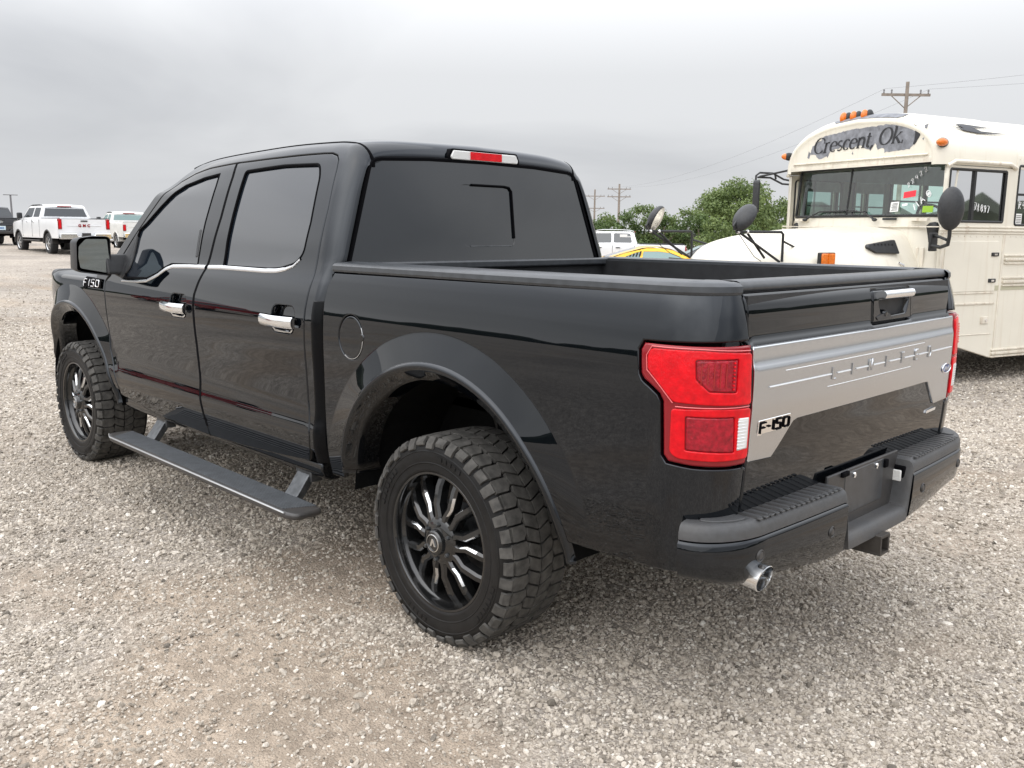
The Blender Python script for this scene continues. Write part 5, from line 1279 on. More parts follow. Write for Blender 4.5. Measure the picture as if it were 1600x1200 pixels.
# mirrors
mm = bpy.data.objects.new('side_mirror', None); COL.objects.link(mm); mm.parent = bus
mb = MB(); mb.ball((.30, 1.50, 1.985), (.085, .135, .228), 24, 16); mb.v = [(p[0] if p[0] > .27 else .27, p[1], p[2]) for p in mb.v]; mb.v = [((p[0]-.30)*math.cos(1.0)-(p[1]-1.50)*math.sin(1.0)+.30, (p[0]-.30)*math.sin(1.0)+(p[1]-1.50)*math.cos(1.0)+1.50, p[2]) for p in mb.v]; B_('mirror_housing', mb, M_blacktrim, mm)
mb = MB(); mb.tube([(.20, 1.21, 1.60), (.22, 1.35, 1.58), (.26, 1.47, 1.61), (.285, 1.50, 1.70), (.29, 1.50, 1.80)], .020, 8); mb.tube([(.17, 1.22, 1.70), (.2, 1.32, 1.69), (.27, 1.46, 1.66)], .016, 8); B_('mirror_arm', mb, M_bust, mm)
mb = MB(); mb.box((.17, 1.215, 1.635), (.11, .035, .20)); B_('mirror_bracket', mb, M_bust, mm, bevel=.01)
def fender_mirror(sg, dX=0):
    o = bpy.data.objects.new('fender_mirror', None); COL.objects.link(o); o.parent = bus; y = sg*.76
    nrm = Vector((-.78, -.10, -.58)) if sg > 0 else Vector((-.46, .74, -.42)); nrm.normalize()
    zz = -nrm; xx = (Vector((0, 0, 1))-zz*zz.z).normalized(); yy = zz.cross(xx); rot = Matrix((xx, yy, zz)).transposed(); c = Vector((2.43, y, 1.86))
    mb = MB(); mb.ball((0, 0, 0), (.165, .125, .095), 22, 14); mb.v = [tuple(rot @ Vector((p[0], p[1], max(p[2], -.012)))+c) for p in mb.v]; B_('mirror_housing', mb, M_blacktrim, o)
    mb = MB(); mb.lathe([(0, 0), (.06, 0), (.116, .0)], 22, axis='z'); mb.v = [tuple(rot @ Vector((p[0]*1.34, p[1], -.016-.035*(1-(p[0]**2+p[1]**2)/.0135)))+c) for p in mb.v]; B_('mirror_glass', mb, mat('worn_mirror', (.62, .60, .56), .25, .6, var=.3, scale=18), o)
    A = (2.54, y, 1.722)
    for path, r_ in (([(2.56, y, 1.74), (2.575, y, 1.78), (2.53, y, 1.84), (2.45, y, 1.87)], .013), ([A, (1.93, y, 1.724), (1.905, y, 1.70), (1.90, y, 1.415)], .014), ([(2.50, y, 1.72), (1.93, y*.99, 1.415)], .014), ([(2.40, y, 1.72), (2.09, y*.92, 1.455)], .013), ([(1.89, y, 1.625), (1.66, y*.92, 1.560)], .012), ([(1.70, y*.92-.04, 1.553), (1.62, y*.92+.04, 1.567)], .010)):
        mb = MB(); mb.tube(path, r_, 8); B_('mirror_arm', mb, M_bust, o)
    for X in (2.51, 2.39): mb = MB(); mb.ball((X, y, 1.722), .022, 10, 6); B_('clamp', mb, M_chrome, o)
    mb = MB(); mb.tube([(2.5, y, 1.70), (2.38, y, 1.57), (2.25, y*.95, 1.47), (2.12, y*.9, 1.42)], .004, 5); B_('mirror_cable', mb, M_bust, o)
fender_mirror(1); fender_mirror(-1)
um = bpy.data.objects.new('side_mirror', None); COL.objects.link(um); um.parent = bus
mb = MB(); mb.prism(rounded([(-.15,1.98),(.15,1.98),(.15,2.40),(-.15,2.40)], .05), -.045, .045, 'x'); rz_ = Matrix.Rotation(R(-42), 3, 'Z'); mb.v = [tuple(rz_ @ Vector(p)+Vector((.37, -1.40, 0))) for p in mb.v]; B_('mirror_housing', mb, M_blacktrim, um, bevel=.02)
for path in ([(.39, -1.40, 2.40), (.39, -1.40, 2.46), (.33, -1.40, 2.50), (.12, -1.38, 2.50), (.0, -1.3, 2.42), (-.02, -1.2, 2.40)], [(.36, -1.40, 2.44), (.16, -1.38, 2.44), (.02, -1.3, 2.36), (-.02, -1.2, 2.35)], [(.33, -1.40, 2.45), (.0, -1.25, 2.53), (-.02, -1.18, 2.55)], [(.10, -1.36, 2.49), (.09, -1.35, 2.42)]):
    mb = MB(); mb.tube(path, .013, 8); B_('mirror_arm', mb, M_bust, um)
# inside: floor, ceiling liner, seats, dash, wheel
mb = MB(); mb.box((-4.6, 0, .88), (9.1, 2.3, .04)); B_('bus_floor', mb, M_busin)
mb = MB(); mb.grid([[(X, p[1]*.97 if False else p[0]*.965, p[1]-.05) for p in ring_] for X in (-9.1, -.2)]); B_('ceiling_liner', mb, M_busin)
mb = MB(); mb.box((-.20, 0, 1.72), (.40, 2.2, .28)); B_('dashboard', mb, M_bust, bevel=.05)
sw = MB(); sw.tube([(-.55+.10*math.sin(q), .62+.22*math.cos(q), 1.86+.20*math.sin(q)) for q in np.linspace(0, 2*math.pi, 28, endpoint=False)], .016, 6, closed=True); sw.tube([(-.55, .62, 1.86), (-.35, .62, 1.65)], .03, 8); B_('steering_wheel', sw, M_bust)
mb = MB(); mb.box((-1.02, .62, 1.55), (.14, .52, 1.0)); mb.box((-.85, .62, 1.15), (.45, .5, .16)); B_('driver_seat', mb, M_seat, bevel=.05)
for i in range(9):
    for sg in (1, -1):
        mb = MB(); mb.box((-1.9-i*.78, sg*.66, 1.55), (.12, .92, .85)); mb.box((-1.68-i*.78, sg*.66, 1.15), (.42, .92, .14)); B_('bus_seat', mb, M_seat, bevel=.04)
mb = MB(); mb.box((REAR+.02, 0, 1.6), (.04, 2.36, 2.6)); B_('rear_wall', mb, M_bus)
# underneath and wheels
mb = MB(); mb.box((-4.4, 0, .62), (9.2, .9, .40)); B_('bus_chassis', mb, M_busdark)
mb = MB(); mb.box((1.1, 0, .75), (2.3, 1.2, .6)); B_('engine_bay', mb, M_busdark)
mb = MB(); mb.box((2.42, 0, .62), (.14, 2.2, .26)); B_('front_bumper', mb, M_bust, bevel=.03)
M_buswheel = mat('bus_wheel', (.62, .61, .58), .45, var=.2)
for X, sg in ((1.15, 1), (1.15, -1), (-5.7, 1), (-5.7, -1)):
    wq = bpy.data.objects.new('wheel', None); COL.objects.link(wq); wq.parent = bus; wq.location = (X, sg*1.02, .50); wq.rotation_euler = (0, 0, 0 if sg > 0 else math.pi)
    mb = MB(); mb.lathe([(.29,.0),(.33,.02),(.42,.02),(.48,-.01),(.50,-.04),(.50,-.22),(.48,-.26),(.29,-.26)], 40, close=True); build('tyre', mb, M_rubber, wq)
    mb = MB(); mb.lathe([(0,-.02),(.10,-.02),(.12,-.08),(.22,-.10),(.28,-.02),(.292,.004)], 40); build('rim', mb, M_buswheel, wq)
# ---------------------------------------------------------------- the other vehicles on the lot
M_white = mat('white_paint', (.78, .79, .80), .12, ior=1.7, var=.03, scale=3, dust=(DIRT, .12, .3, 1.2))
M_offwhite = mat('aged_white_paint', (.74, .74, .71), .25, var=.05, scale=3, dust=(DIRT, .2, .3, 1.3))
M_dark = mat('dark_paint', (.012, .014, .018), .06, ior=1.9)
M_yellow = mat('yellow_paint', (.86, .50, .02), .10, ior=1.6, var=.03)
M_red = mat('red_paint', (.32, .012, .012), .10, ior=1.6)
M_carglass = mat('car_glass', (.015, .020, .022), .03, ior=1.9)
M_teal = mat('green_car_glass', (.14, .24, .23), .04, ior=1.9)
M_carrubber = mat('car_rubber', (.02, .02, .021), .75)
M_alloy = mat('alloy_rim', (.55, .56, .57), .3, 1.0)
M_greymetal = mat('grey_hatch', (.22, .23, .25), .08, ior=1.8)
def car_wheel(par, x, y, r, w, rimm, n=6):
    q = bpy.data.objects.new('wheel', None); COL.objects.link(q); q.parent = par; q.location = (x, y, r); q.rotation_euler = (0, 0, 0 if y > 0 else math.pi)
    mb = MB(); mb.lathe([(r*.62,0),(r*.72,.012),(r*.9,.006),(r*.97,-.02),(r,-.05),(r,-w+.05),(r*.97,-w+.02),(r*.62,-w)], 32, close=True); build('tyre', mb, M_carrubber, q)
    mb = MB(); mb.lathe([(0,.0),(r*.12,0),(r*.14,-.02)], 20)
    for k in range(n):
        a = 2*math.pi*k/n; e = Vector((math.cos(a), 0, math.sin(a))); t_ = Vector((-math.sin(a), 0, math.cos(a))); mb.add([tuple(e*r*.10+t_*r*.09+Vector((0, -.005, 0))), tuple(e*r*.10-t_*r*.09+Vector((0, -.005, 0))), tuple(e*r*.59-t_*r*.07+Vector((0, -.02, 0))), tuple(e*r*.59+t_*r*.07+Vector((0, -.02, 0)))], [(0, 1, 2, 3)])
    mb.lathe([(r*.57,-.015),(r*.60,.004),(r*.63,.0)], 32); build('rim', mb, rimm, q)
    mb = MB(); mb.lathe([(0,-.06),(r*.6,-.06)], 24); build('wheel_back', mb, M_seam, q)
def make_car(root, paint, side, house, wins, over, wheels, W=.96, tum=.36, zb=1.25, glass=M_carglass, rimm=None, front_taper=.10, L=5.8, r=.40, lip=None, crown=.03, low=.80):
    """side: lower body outline; house: cabin outline; over: strips bridging the two sides as (name, points, material)"""
    def S(x, z):
        y = W-.10*max(0, (z-low-.25))**2-.06*max(0, (low-z)/.4)**2
        if z > zb: y = W-.10*max(0, (zb-low-.25))**2-tum*(z-zb)-.15*max(0, z-zb-.45)**2
        e = max(0, (x-(L-1.2))/1.2); y -= front_taper*e*e; e2 = max(0, (.5-x)/.5); y -= .03*e2*e2
        return y
    F = lambda s, v: (s, S(s, v), v)
    for mir in (False, True):
        sg = -1 if mir else 1
        build('body_side', panel(side, F, step=.11, gap=.002, fold=.03, mir=mir, lift=0), paint, root)
        hs = build('cabin_side', panel(house, F, holes=wins, step=.10, gap=.002, fold=.02, mir=mir), paint, root)
        for w_ in wins: build('window', panel(offset(w_, -.006), F, step=.2, gap=0, fold=.003, lift=-.008, mir=mir), glass, hs)
        for (cx, cz) in wheels:
            mb = MB(); G_ = []
            for a in np.linspace(0, 180, 18):
                G_.append([(cx+rr*math.cos(R(a)), sg*(S(cx, .8)+o_), cz+rr*math.sin(R(a))) for rr, o_ in ((r*1.32, -.01), (r*1.30, .014), (r*1.18, .014), (r*1.17, -.02), (r*1.17, -.35))])
            mb.grid(G_); build('wheel_arch', mb, lip or paint, root)
            mb = MB(); mb.add([(cx-r*1.3, sg*(S(cx, .8)-.33), cz-.05), (cx+r*1.3, sg*(S(cx, .8)-.33), cz-.05), (cx+r*1.2, sg*(S(cx, .8)-.33), cz+r*1.2), (cx-r*1.2, sg*(S(cx, .8)-.33), cz+r*1.2)], [(0, 1, 2, 3)]); build('wheel_liner', mb, M_seam, root)
            car_wheel(root, cx, sg*(S(cx, .8)-.015), r, .28, rimm or M_alloy)
    for nm, pts_, m_ in over:
        mb = MB(); P = []
        for (x, z) in dens(pts_, .03 if any(q in nm for q in ('window', 'glass', 'windscreen')) else .12, False):
            row = []
            for q in np.linspace(-1, 1, 15): row.append((x, q*S(x, z)*.998, z+crown*(1-q*q)*(1 if abs(pts_[0][0]-pts_[-1][0]) > .25 else 0)))
            P.append(row)
        gl_ = m_ is not paint and any(q in nm for q in ('window', 'glass', 'windscreen'))
        mb.grid(P); o_ = build(nm if not gl_ else 'window_surround', mb, paint if gl_ else m_, root, ang=40)
        if gl_:
            k0, k1 = max(1, len(P)//12), len(P)-max(1, len(P)//12); dx, dz = pts_[-1][0]-pts_[0][0], pts_[-1][1]-pts_[0][1]; l_ = math.hypot(dx, dz); nx_, nz_ = -abs(dz)/l_*(1 if dx*dz > 0 else -1), abs(dx)/l_
            mb = MB(); mb.grid([[(p[0]+nx_*.008, p[1]*(.74 if 'hatch' in nm else .88), p[2]+nz_*.008) for p in r_] for r_ in P[k0:k1]]); build(nm, mb, m_, o_, ang=40)
    mb = MB(); x0 = min(p[0] for p in side); mb.box(((x0+L)/2, 0, .62), (L-x0-.3, W*1.5, .30)); build('underbody', mb, M_seam, root)
    return S
def arched(bottom_l, bottom_r, wheels, r, zlow):
    """lower edge from rear to front with wheel openings"""
    o = [(bottom_l, zlow)]
    for cx, cz in wheels: o += [(cx-r*1.25*math.cos(R(a)), max(zlow, cz+r*1.25*math.sin(R(a)))) for a in range(0, 181, 15)]
    return o+[(bottom_r, zlow)]
def pickup(name, label, loc, rz, paint, bed=1.95, cab=2.1, h=1.93, r=.40, W=1.0, glass=M_carglass, lip=None, rimm=None, lampz=(.95, 1.32), bump=M_chrome, cat='pickup truck', rear_round=0, tall=0, group=None):
    t_ = thing(name, label, cat, loc, rz, group); b0, c1 = bed+.04, bed+cab
    rl = 1.36+tall; L = c1+1.85
    whl = [(.62*bed if bed < 2.2 else bed-.95, r), (c1+.75, r)]
    zl = .60+tall*.6
    side = arched(.02, L-.05, whl, r, zl)+[(L, .95+tall), (L-.12, 1.15+tall), (L-.5, 1.23+tall), (c1+.18, rl-.04), (b0+.02, rl), (bed, rl), (0, rl-.02)]
    house = [(b0, rl), (c1+.28, rl-.04), (c1+.15, rl+.04), (c1-.30, h-.12), (c1-.50, h-.055), (b0+.30, h-.05), (b0+.14, h-.12)]
    mid = b0+(c1-b0)*.47
    wins = [rounded([(b0+.22, rl+.06), (mid-.05, rl+.06), (mid-.04, h-.13), (b0+.30, h-.14)], .05), rounded([(mid+.05, rl+.06), (c1+.02, rl+.04), (c1-.36, h-.14), (mid+.06, h-.13)], .05)]
    over = [('tailgate', [(.0, zl+.12), (-.01, .95), (0, rl-.03)], paint), ('bed_floor', [(.06, .85+tall), (bed-.05, .85+tall)], M_bedliner), ('tailgate_inner', [(.06, .85+tall), (.06, rl-.02), (0, rl-.02)], paint), ('cab_back', [(bed+.02, .85+tall), (b0, rl+.02)], paint), ('rear_header', [(b0, rl+.02), (b0+.015, rl+.06)], paint), ('rear_window', [(b0+.015, rl+.06), (b0+.13, h-.13)], glass), ('roof', [(b0+.13, h-.13), (b0+.17, h-.06), (b0+.32, h-.02), (b0+.7, h), (c1-.7, h), (c1-.45, h-.03), (c1-.30, h-.10)], paint), ('windscreen', [(c1-.30, h-.10), (c1+.26, rl-.02)], M_carglass), ('hood', [(c1+.22, rl-.03), (c1+.6, rl-.02), (L-.4, 1.25+tall), (L-.1, 1.16+tall), (L, .95+tall), (L-.02, zl)], paint)]
    S = make_car(t_, paint, side, house, wins, over, whl, W=W, zb=rl-.06, glass=glass, L=L, r=r, lip=lip, rimm=rimm)
    for sg in (1, -1):
        mb = MB(); mb.box((.02, sg*(W-.11), (lampz[0]+lampz[1])/2+tall), (.12, .15, lampz[1]-lampz[0])); tl_ = build('tail_light', mb, M_redlens, t_, bevel=.025)
        mb = MB(); mb.box((-.038, sg*(W-.11), (lampz[0]+lampz[1])/2+tall), (.02, .07, (lampz[1]-lampz[0])*.7)); build('lamp_lens', mb, M_redglow, tl_)
        mb = MB(); mb.box((c1+.02, sg*(W+.10), rl+.12), (.16, .20, .26)); mb2 = build('side_mirror', mb, M_blacktrim, t_, bevel=.04)
        mb = MB(); mb.box((bed*.5, sg*(S(bed*.5, rl)-.06), rl+.005), (bed-.05, .11, .03)); build('bed_rail', mb, M_blacktrim if lip else paint, t_, bevel=.008)
        for x in (mid-.22, c1-.25-.35): mb = MB(); mb.box((x, sg*(S(x, rl-.14)+.01), rl-.14), (.18, .04, .035)); build('door_handle', mb, bump, t_, bevel=.008)
        for x in (b0+.12, mid, c1+.08): mb = MB(); mb.box((x, sg*(S(x, 1.0)-.002), (zl+rl)/2), (.012, .012, rl-zl-.1)); build('door_seam', mb, M_seam, t_)
        mb = MB(); mb.box(((b0+c1)/2, sg*(W-.02), zl-.10), (cab*.95, .14, .05)); build('running_board', mb, M_blacktrim, t_, bevel=.01)
    mb = MB(); mb.prism(rounded([(-W+.04,.0),(W-.04,.0),(W-.06,.22),(.35,.22),(.32,.13),(-.32,.13),(-.35,.22),(-W+.06,.22)], .03), -.20, -.02, 'x'); mb.v = [(p[0], p[1], p[2]+zl-.02) for p in mb.v]; build('rear_bumper', mb, bump, t_, bevel=.02)
    mb = MB(); mb.box((-.022, .0, rl-.10), (.03, .26, .05)); build('tailgate_handle', mb, M_blacktrim, t_, bevel=.01)
    mb = MB(); mb.box((-.016, 0, zl+.50), (.02, 1.3, .012)); build('tailgate_crease', mb, paint, t_)
    mb = MB(); mb.box((b0+.13, 0, h-.075), (.05, .55, .04)); build('brake_light', mb, M_redlens, t_, bevel=.01)
    for sg in (1, -1): mb = MB(); mb.box((L-.10, sg*(W-.28), 1.02+tall), (.2, .26, .18)); build('headlight', mb, M_clear, t_, bevel=.03)
    mb = MB(); mb.box((L-.0, 0, .95+tall), (.06, 1.1, .34)); build('grille', mb, M_blacktrim, t_, bevel=.02)
    return t_
def place(x, y): return (x, y, H(x, y))
hd = pickup('pickup_truck', 'white four door heavy pickup seen from behind at far left, above the black mirror', place(35.3, -10.25), R(-1), M_white, bed=2.05, cab=2.35, h=2.00, r=.43, W=1.02, lip=M_blacktrim, rimm=M_alloy, lampz=(.93, 1.34), tall=.07)
for i, c in enumerate('GMC'):
    V_, F_ = text_mesh(c, .15, bold=.005, extrude=.01); wd = max(v[0] for v in V_)-min(v[0] for v in V_)
    mb = MB(); mb.add([(-.025-v[2], .17-i*.17+.06-v[0], 1.10+v[1]) for v in V_], F_); build('badge_letter', mb, M_redlens, hd)
mb = MB(); mb.box((-.21, 0, .78), (.02, .34, .16)); build('plate_recess', mb, M_blacktrim, hd)
bk = pickup('pickup_truck', 'black pickup cut off by the left edge of the photo, its number plate showing', place(47.4, -10.6), R(-3), M_dark, bed=1.8, cab=2.1, h=1.95, r=.40, W=1.0, rimm=M_blacktrim, lampz=(.93, 1.30), bump=M_blacktrim)
mb = MB(); mb.box((-.03, .05, .86), (.015, .40, .20)); pl = build('number_plate', mb, mat('plate_pale', (.62, .74, .80), .5), bk); mb = MB(); mb.box((-.04, .05, .86), (.006, .26, .07)); build('plate_print', mb, mat('plate_ink', (.12, .22, .42), .5), pl)
mb = MB(); mb.lathe([(0, -.012), (.06, -.012), (.065, 0)], 20, (-.015, .05, 1.16), axis='x'); mb.v = [(p[0], .05+(p[1]-.05)*1.9, p[2]) for p in mb.v]; build('emblem', mb, M_chrome, bk)
ow = pickup('pickup_truck', 'old white pickup with pale green rear glass, half hidden by the near cab', place(42.6, -15.6), R(-6), M_offwhite, bed=2.0, cab=1.75, h=1.86, r=.39, W=.97, glass=M_teal, lampz=(.90, 1.22), bump=M_chrome)
dk_ = pickup('suv', 'dark vehicle whose roof just shows between the two white pickups', place(57.0, -19.3), R(-4), M_dark, bed=1.5, cab=2.5, h=2.02, r=.40, W=.98, cat='suv')
cw = pickup('pickup_truck', 'white crew cab pickup with papers in its side window, behind the yellow car', place(18.9, -27.9), R(37), M_white, bed=1.85, cab=2.15, h=1.92, r=.40, W=.98, lip=M_blacktrim, lampz=(.95, 1.30), bump=M_blacktrim)
for i, (dx, dz, w_, h_) in enumerate(((0, 0, .30, .30), (.26, -.04, .24, .22))):
    mb = MB(); mb.box((2.45-dx+.0, .84, 1.60+dz), (w_, .006, h_)); tag(mb_o := build('paper_notice', mb, M_paper, cw), '', ''); del mb_o['label']; del mb_o['category']
    mb_o.rotation_euler = (R(0), 0, 0)
rd = pickup('pickup_truck', 'red pickup seen only as a red streak mirrored in the black doors', place(17.0, 9.6), R(4), M_red, bed=1.9, cab=2.2, h=1.92, r=.40, W=.98)
# yellow coupe
yc = thing('sports_car', 'yellow sports coupe with black slatted quarter window, behind the pickup bed', 'car', place(15.6, -17.9), R(-134))
whl = [(.95, .34), (3.68, .34)]
side = arched(.02, 4.7, whl, .34, .28)+[(4.74, .55), (4.55, .78), (3.4, .93), (1.9, .95), (.9, 1.0), (.05, .98), (-.02, .7)]
house = [(.55, .985), (3.30, .935), (3.22, .96), (2.55, 1.27), (2.2, 1.335), (1.75, 1.33), (1.1, 1.18)]
wq = [rounded([(1.62, 1.04), (2.90, 1.01), (2.46, 1.190), (2.12, 1.235), (1.66, 1.232)], .03), rounded([(1.10, 1.07), (1.54, 1.05), (1.58, 1.220), (1.44, 1.20)], .02)]
over = [('tail_panel', [(0, .35), (-.02, .7), (.05, .98)], M_yellow), ('boot_lid', [(.05, .98), (.50, 1.0)], M_yellow), ('hatch_glass', [(.50, 1.0), (1.1, 1.19), (1.6, 1.325)], M_greymetal), ('roof', [(1.6, 1.325), (1.9, 1.365), (2.2, 1.36), (2.5, 1.30)], M_yellow), ('windscreen', [(2.5, 1.30), (3.28, .95)], M_carglass), ('hood', [(3.24, .95), (4.0, .90), (4.55, .80), (4.74, .55), (4.7, .3)], M_yellow)]
S = make_car(yc, M_yellow, side, house, wq, over, whl, W=.95, tum=.55, zb=.95, L=4.74, r=.34, rimm=M_blacktrim, low=.6, glass=M_teal)
for sg in (1, -1):
    for i in range(5): mb = MB(); x = 1.10+i*.10; mb.prism([(x, 1.045+.0*i), (x+.05, 1.045), (x+.10, 1.10+.035*i), (x+.05, 1.10+.035*i)], sg*(S(x, 1.12)-.004), sg*(S(x, 1.12)+.016), 'y'); build('louvre', mb, M_blacktrim, yc)
    mb = MB(); mb.box((2.85, sg*1.02, 1.0), (.13, .18, .13)); build('side_mirror', mb, M_yellow, yc, bevel=.04)
    for i in range(3): mb = MB(); mb.box((-.01, sg*(.45+.14*i), .78), (.04, .07, .16)); build('tail_light', mb, M_redlens, yc, bevel=.01)
mb = MB(); mb.box((.08, 0, 1.035), (.22, 1.5, .02)); build('spoiler', mb, M_blacktrim, yc, bevel=.006)
# dark sedan with a pale windscreen
ds = thing('parked_car', 'dark low car with pale windscreen, between the yellow car and the bus hood', 'car', place(13.9, -25.9), R(40))
whl = [(.95, .33), (3.65, .33)]
side = arched(.02, 4.5, whl, .33, .30)+[(4.6, .6), (4.4, .80), (3.3, .95), (1.2, 1.0), (.05, .98), (0, .7)]
house = [(.55, .99), (3.35, .94), (3.22, .98), (2.45, 1.36), (2.1, 1.42), (1.5, 1.41), (1.1, 1.33)]
wq = [rounded([(1.05, 1.04), (1.85, 1.02), (1.85, 1.36), (1.35, 1.33)], .03), rounded([(1.93, 1.02), (3.0, .99), (2.40, 1.31), (2.1, 1.36), (1.95, 1.36)], .03)]
over = [('tail_panel', [(.02, .35), (0, .7), (.05, .98)], M_dark), ('boot_lid', [(.05, .98), (.55, 1.0)], M_dark), ('rear_window', [(.55, 1.0), (1.15, 1.35)], M_carglass), ('roof', [(1.15, 1.35), (1.5, 1.43), (2.1, 1.44), (2.45, 1.37)], M_dark), ('windscreen', [(2.45, 1.37), (3.3, .96)], M_teal), ('hood', [(3.26, .96), (4.0, .9), (4.4, .8), (4.6, .6), (4.55, .3)], M_dark)]
S = make_car(ds, M_dark, side, house, wq, over, whl, W=.93, tum=.5, zb=.97, L=4.6, r=.33, low=.6)
for sg in (1, -1): mb = MB(); mb.box((0, sg*.7, .82), (.06, .3, .12)); build('tail_light', mb, M_redlens, ds, bevel=.01)
# ---------------------------------------------------------------- trees, poles, far woods
def leaf_mat(name, c0, c1):
    m = bpy.data.materials.new(name); m.use_nodes = True; t = m.node_tree; b = t.nodes['Principled BSDF']
    a = t.nodes.new('ShaderNodeAttribute'); a.attribute_name = 'tone'; mx = t.nodes.new('ShaderNodeMix'); mx.data_type = 'RGBA'; mx.inputs['A'].default_value = (*c0, 1); mx.inputs['B'].default_value = (*c1, 1)
    t.links.new(a.outputs['Fac'], mx.inputs['Factor']); t.links.new(mx.outputs['Result'], b.inputs['Base Color']); b.inputs['Roughness'].default_value = .6; b.inputs['Subsurface Weight'].default_value = 0
    tr = t.nodes.new('ShaderNodeBsdfTranslucent'); t.links.new(mx.outputs['Result'], tr.inputs[0]); ms = t.nodes.new('ShaderNodeMixShader'); ms.inputs[0].default_value = .35
    t.links.new(b.outputs[0], ms.inputs[1]); t.links.new(tr.outputs[0], ms.inputs[2]); t.links.new(ms.outputs[0], t.nodes['Material Output'].inputs[0]); return m
M_leaf = leaf_mat('leaves_mid', (.085, .130, .038), (.24, .31, .105)); M_leaf2 = leaf_mat('leaves_dark', (.055, .095, .030), (.15, .215, .065))
M_bark = mat('bark', (.13, .105, .08), .9, var=.3, bump=.5); M_pole = mat('weathered_pole', (.24, .205, .175), .85, var=.25, scale=3); M_wire = mat('wire', (.16, .16, .17), .6); M_insul = mat('insulator', (.20, .20, .21), .3)
def crown_mesh(name, rr, clumps, leaves, leaf, m, parent):
    V = []; F_ = []; tone = []
    for (c, rad) in clumps:
        n = int(leaves*rad*rad)
        ct = rr.uniform(-.18, .18)
        for _ in range(n):
            d = Vector((rr.gauss(0, 1), rr.gauss(0, 1), rr.gauss(0, 1))).normalized(); k = rr.uniform(.35, 1.2)
            p = Vector(c)+Vector((d.x, d.y, d.z*.8))*rad*k
            n_ = (d+Vector((rr.gauss(0, .6), rr.gauss(0, .6), rr.gauss(.3, .6)))).normalized(); u = n_.orthogonal().normalized(); v = n_.cross(u); a = rr.uniform(0, 6.28); u, v = u*math.cos(a)+v*math.sin(a), v*math.cos(a)-u*math.sin(a)
            s_ = leaf*rr.uniform(.6, 1.3); o = len(V)
            V += [tuple(p-u*s_), tuple(p+v*s_*.55), tuple(p+u*s_), tuple(p-v*s_*.55)]; F_.append((o, o+1, o+2, o+3)); tone.append(min(1, max(0, .45+ct+rr.gauss(0, .22))))
    me = bpy.data.meshes.new(name); me.from_pydata(V, [], F_); me.materials.append(m); me.attributes.new('tone', 'FLOAT', 'FACE').data.foreach_set('value', tone)
    o = bpy.data.objects.new(name, me); COL.objects.link(o); o.parent = parent; return o
def tree(name, label, cat, x, y, h, w_, seed, m=M_leaf, trunk=.35, nclump=38, leaf=.115, dens_=420, group=None):
    rr = random.Random(seed); t_ = thing(name, label, cat, place(x, y), rr.uniform(0, 6), group)
    mb = MB(); mb.tube([(0, 0, -.1), (.05, .03, h*trunk*.6), (.02, .1, h*trunk), (.1, .0, h*.62)], [.05*h*.55, .04*h*.55, .03*h*.55, .012*h], 8); tk = build('trunk', mb, M_bark, t_)
    cl = []
    for i in range(nclump):
        for _ in range(40):
            q = Vector((rr.uniform(-1, 1), rr.uniform(-1, 1), rr.uniform(-1, 1)))
            if q.length <= 1: break
        q = q.normalized()*(q.length**.45)*rr.uniform(.8, 1.12)
        zc = h*(trunk*.75+1)/2; hh = h*(1-trunk*.75)/2
        cl.append(((q.x*w_*.40, q.y*w_*.40, zc+q.z*hh*.84-(q.x*q.x+q.y*q.y)*hh*.15), w_*rr.choice((.07, .09, .11, .13, .16))))
    for k in range(5):
        c = cl[k*3][0]; mb = MB(); mb.tube([(.03, .05, h*trunk*.8), (c[0]*.5, c[1]*.5, c[2]*.75), c], [.018*h, .012*h, .004*h], 6); build('limb', mb, M_bark, t_)
    crown_mesh('crown', rr, cl, dens_, leaf, m, t_); return t_
tree('broadleaf_tree', 'tallest round topped green tree, directly left of the bus mirrors', 'tree', 34.2, -56.6, 5.75, 7.2, 11, nclump=64, dens_=420, leaf=.11)
tree('broadleaf_tree', 'mid green tree joined to the right flank of the tallest tree', 'tree', 33.0, -61.2, 4.6, 5.0, 12, nclump=40)
def at_px(u, d):
    """ground point straight below the photo column u at distance d along the view"""
    a = (u-800)/1398.27; f = Vector((_F.x, _F.y)).normalized(); r_ = Vector((f.y, -f.x)); p = Vector((-2.4515, 3.0408))+f*d+r_*a*d; return p.x, p.y
for i, (u, d, h_, w_, lab) in enumerate(((915, 64, 3.3, 3.6, 'dark leafy bush at the left end of the hedge, beside the pickup cab'), (945, 65, 3.7, 3.8, 'bush in front of the left utility pole'), (972, 64, 3.9, 3.8, 'bush at the foot of the second utility pole'), (1000, 65, 4.4, 4.0, 'tall spiky topped bush above the white crew cab roof end'), (1030, 63, 4.1, 3.8, 'bush behind the round fender mirror of the bus'), (1058, 64, 4.5, 4.0, 'rounded bush right of the far bus mirror'), (1085, 62, 3.9, 3.6, 'yellowish bush touching the tallest tree on its left'), (1120, 60, 3.3, 3.6, 'low bush under the left half of the tallest tree'), (1165, 60, 3.0, 3.4, 'low bush under the middle of the tallest tree'), (1215, 62, 3.2, 3.6, 'low bush under the right half of the tallest tree'))):
    x, y = at_px(u, d); tree('leafy_bush', lab, 'bush', x, y, h_*.87, w_, 30+i, m=(M_leaf2, M_leaf)[i % 2], trunk=.12, nclump=28, leaf=.10, dens_=520, group='bushes in the hedge row')
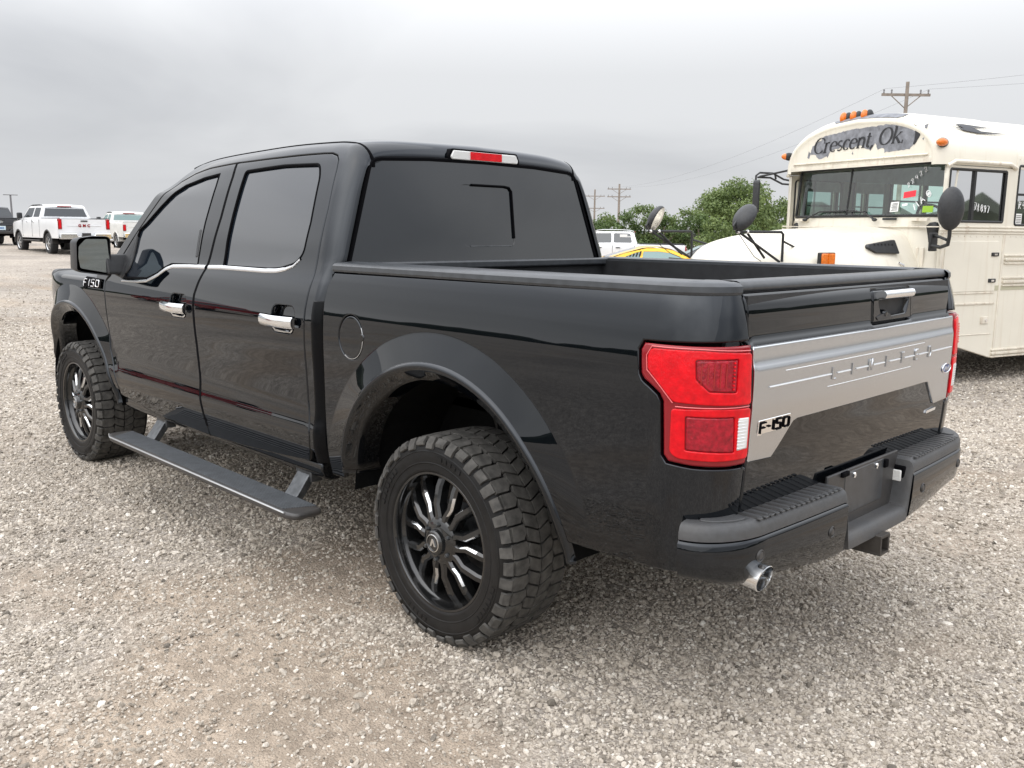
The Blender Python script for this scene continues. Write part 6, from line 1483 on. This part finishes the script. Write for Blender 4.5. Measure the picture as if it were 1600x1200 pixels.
def pole(label, x, y, h_, arms, ang, r_=.14):
    t_ = thing('utility_pole', label, 'utility pole', place(x, y), ang, 'utility poles')
    mb = MB(); mb.tube([(0, 0, -.2), (0, 0, h_*.5), (0, 0, h_)], [r_, r_*.85, r_*.65], 10); build('pole', mb, M_pole, t_)
    for z, w_ in arms:
        mb = MB(); mb.box((.10, 0, z), (.10, w_, .12)); a_ = build('cross_arm', mb, M_pole, t_)
        for q in (-.46, -.30, .30, .46): mb = MB(); mb.lathe([(.0, .20), (.04, .19), (.05, .12), (.03, .08), (.05, .04), (.02, 0)], 8, (.10, q*w_, z+.06), axis='z'); build('insulator', mb, M_insul, a_)
        for sg in (1, -1): mb = MB(); mb.tube([(.10, 0, z-.65), (.10, sg*w_*.30, z-.05)], .025, 5); build('brace', mb, M_pole, t_)
    return t_
x3, y3 = 16.6, -43.0; x2, y2 = 73.6, -91.8; x1, y1 = 97, -114.5
g3 = H(x3, y3); line = math.atan2(-1.7, -1.7)
pole('utility pole with one cross arm standing up behind the bus roof', x3, y3, 8.95-g3, [(8.35-g3, 2.4)], R(-44), .13)
pole('right hand one of the two distant utility poles above the bushes', x2, y2, 7.75-H(x2, y2), [(7.1-H(x2, y2), 3.1), (6.1-H(x2, y2), 3.1)], R(-44), .19)
pole('left hand one of the two distant utility poles, nearest the pickup cab', x1, y1, 8.5-H(x1, y1), [(7.4-H(x1, y1), 3.4), (5.4-H(x1, y1), 3.4)], R(-44), .19)
def wire(a, b2, sag, r_, lab):
    A, B2 = Vector(a), Vector(b2); mb = MB(); mb.tube([tuple(A.lerp(B2, q)-Vector((0, 0, sag*4*q*(1-q)))) for q in np.linspace(0, 1, 24)], r_, 5); tag(build('power_line', mb, M_wire), lab, 'power line', 'power lines')
dv = Vector((.70, .71, 0))
for k, (o_, lab) in enumerate(((-1.1, 'lower power line running right from the pole behind the bus'), (1.1, 'upper power line running right from the pole behind the bus'))):
    p3 = (x3+dv.x*o_, y3+dv.y*o_, 8.62); wire(p3, (-22+k*3, -46+k*5, 10.6+k*.6), .9, .005, lab)
for k, (o_, lab) in enumerate(((-1.1, 'faint power line from the bus pole to the distant poles, left wire'), (1.1, 'faint power line from the bus pole to the distant poles, right wire'))):
    wire((x3+dv.x*o_, y3+dv.y*o_, 8.62), (x2+dv.x*o_, y2+dv.y*o_, 7.35), 1.2, .005, lab)
lp = thing('lamp_post', 'thin dark lamp post with a flat head on the horizon at far left', 'lamp post', (198.4, -53.9, H(198, -54)), R(-15))
mb = MB(); mb.tube([(0, 0, 0), (0, 0, 7.6-H(198, -54))], [.22, .16], 8); build('pole', mb, M_wire, lp)
mb = MB(); mb.box((0, 0, 7.6-H(198, -54)), (.4, 2.6, .14)); build('lamp_head', mb, M_wire, lp)
# distant woods all round the lot: one uncountable mass
rr = random.Random(9); mb = MB(); P0 = []; P1 = []; P2 = []
for i in range(361):
    a = R(i); far_ = 150+50*math.sin(a*3)+(130 if 315 < i < 350 else 0); hh = (4.2+2.6*fbm(math.cos(a)*9, math.sin(a)*9, 1.0, 2.0)+1.8*rr.random())
    if 300 < i < 350: hh *= .30
    x, y = far_*math.cos(a), far_*math.sin(a); P0.append((x, y, -1.5)); P1.append((x*1.01+rr.uniform(-1, 1), y*1.01, hh*.75)); P2.append((x*1.03, y*1.03, max(.2, hh)))
mb.grid([P0, P1, P2]); wd = build('far_woods', mb, mat('woods', (.028, .036, .022), .9, var=.5, scale=.35), fix=False); wd['kind'] = 'stuff'
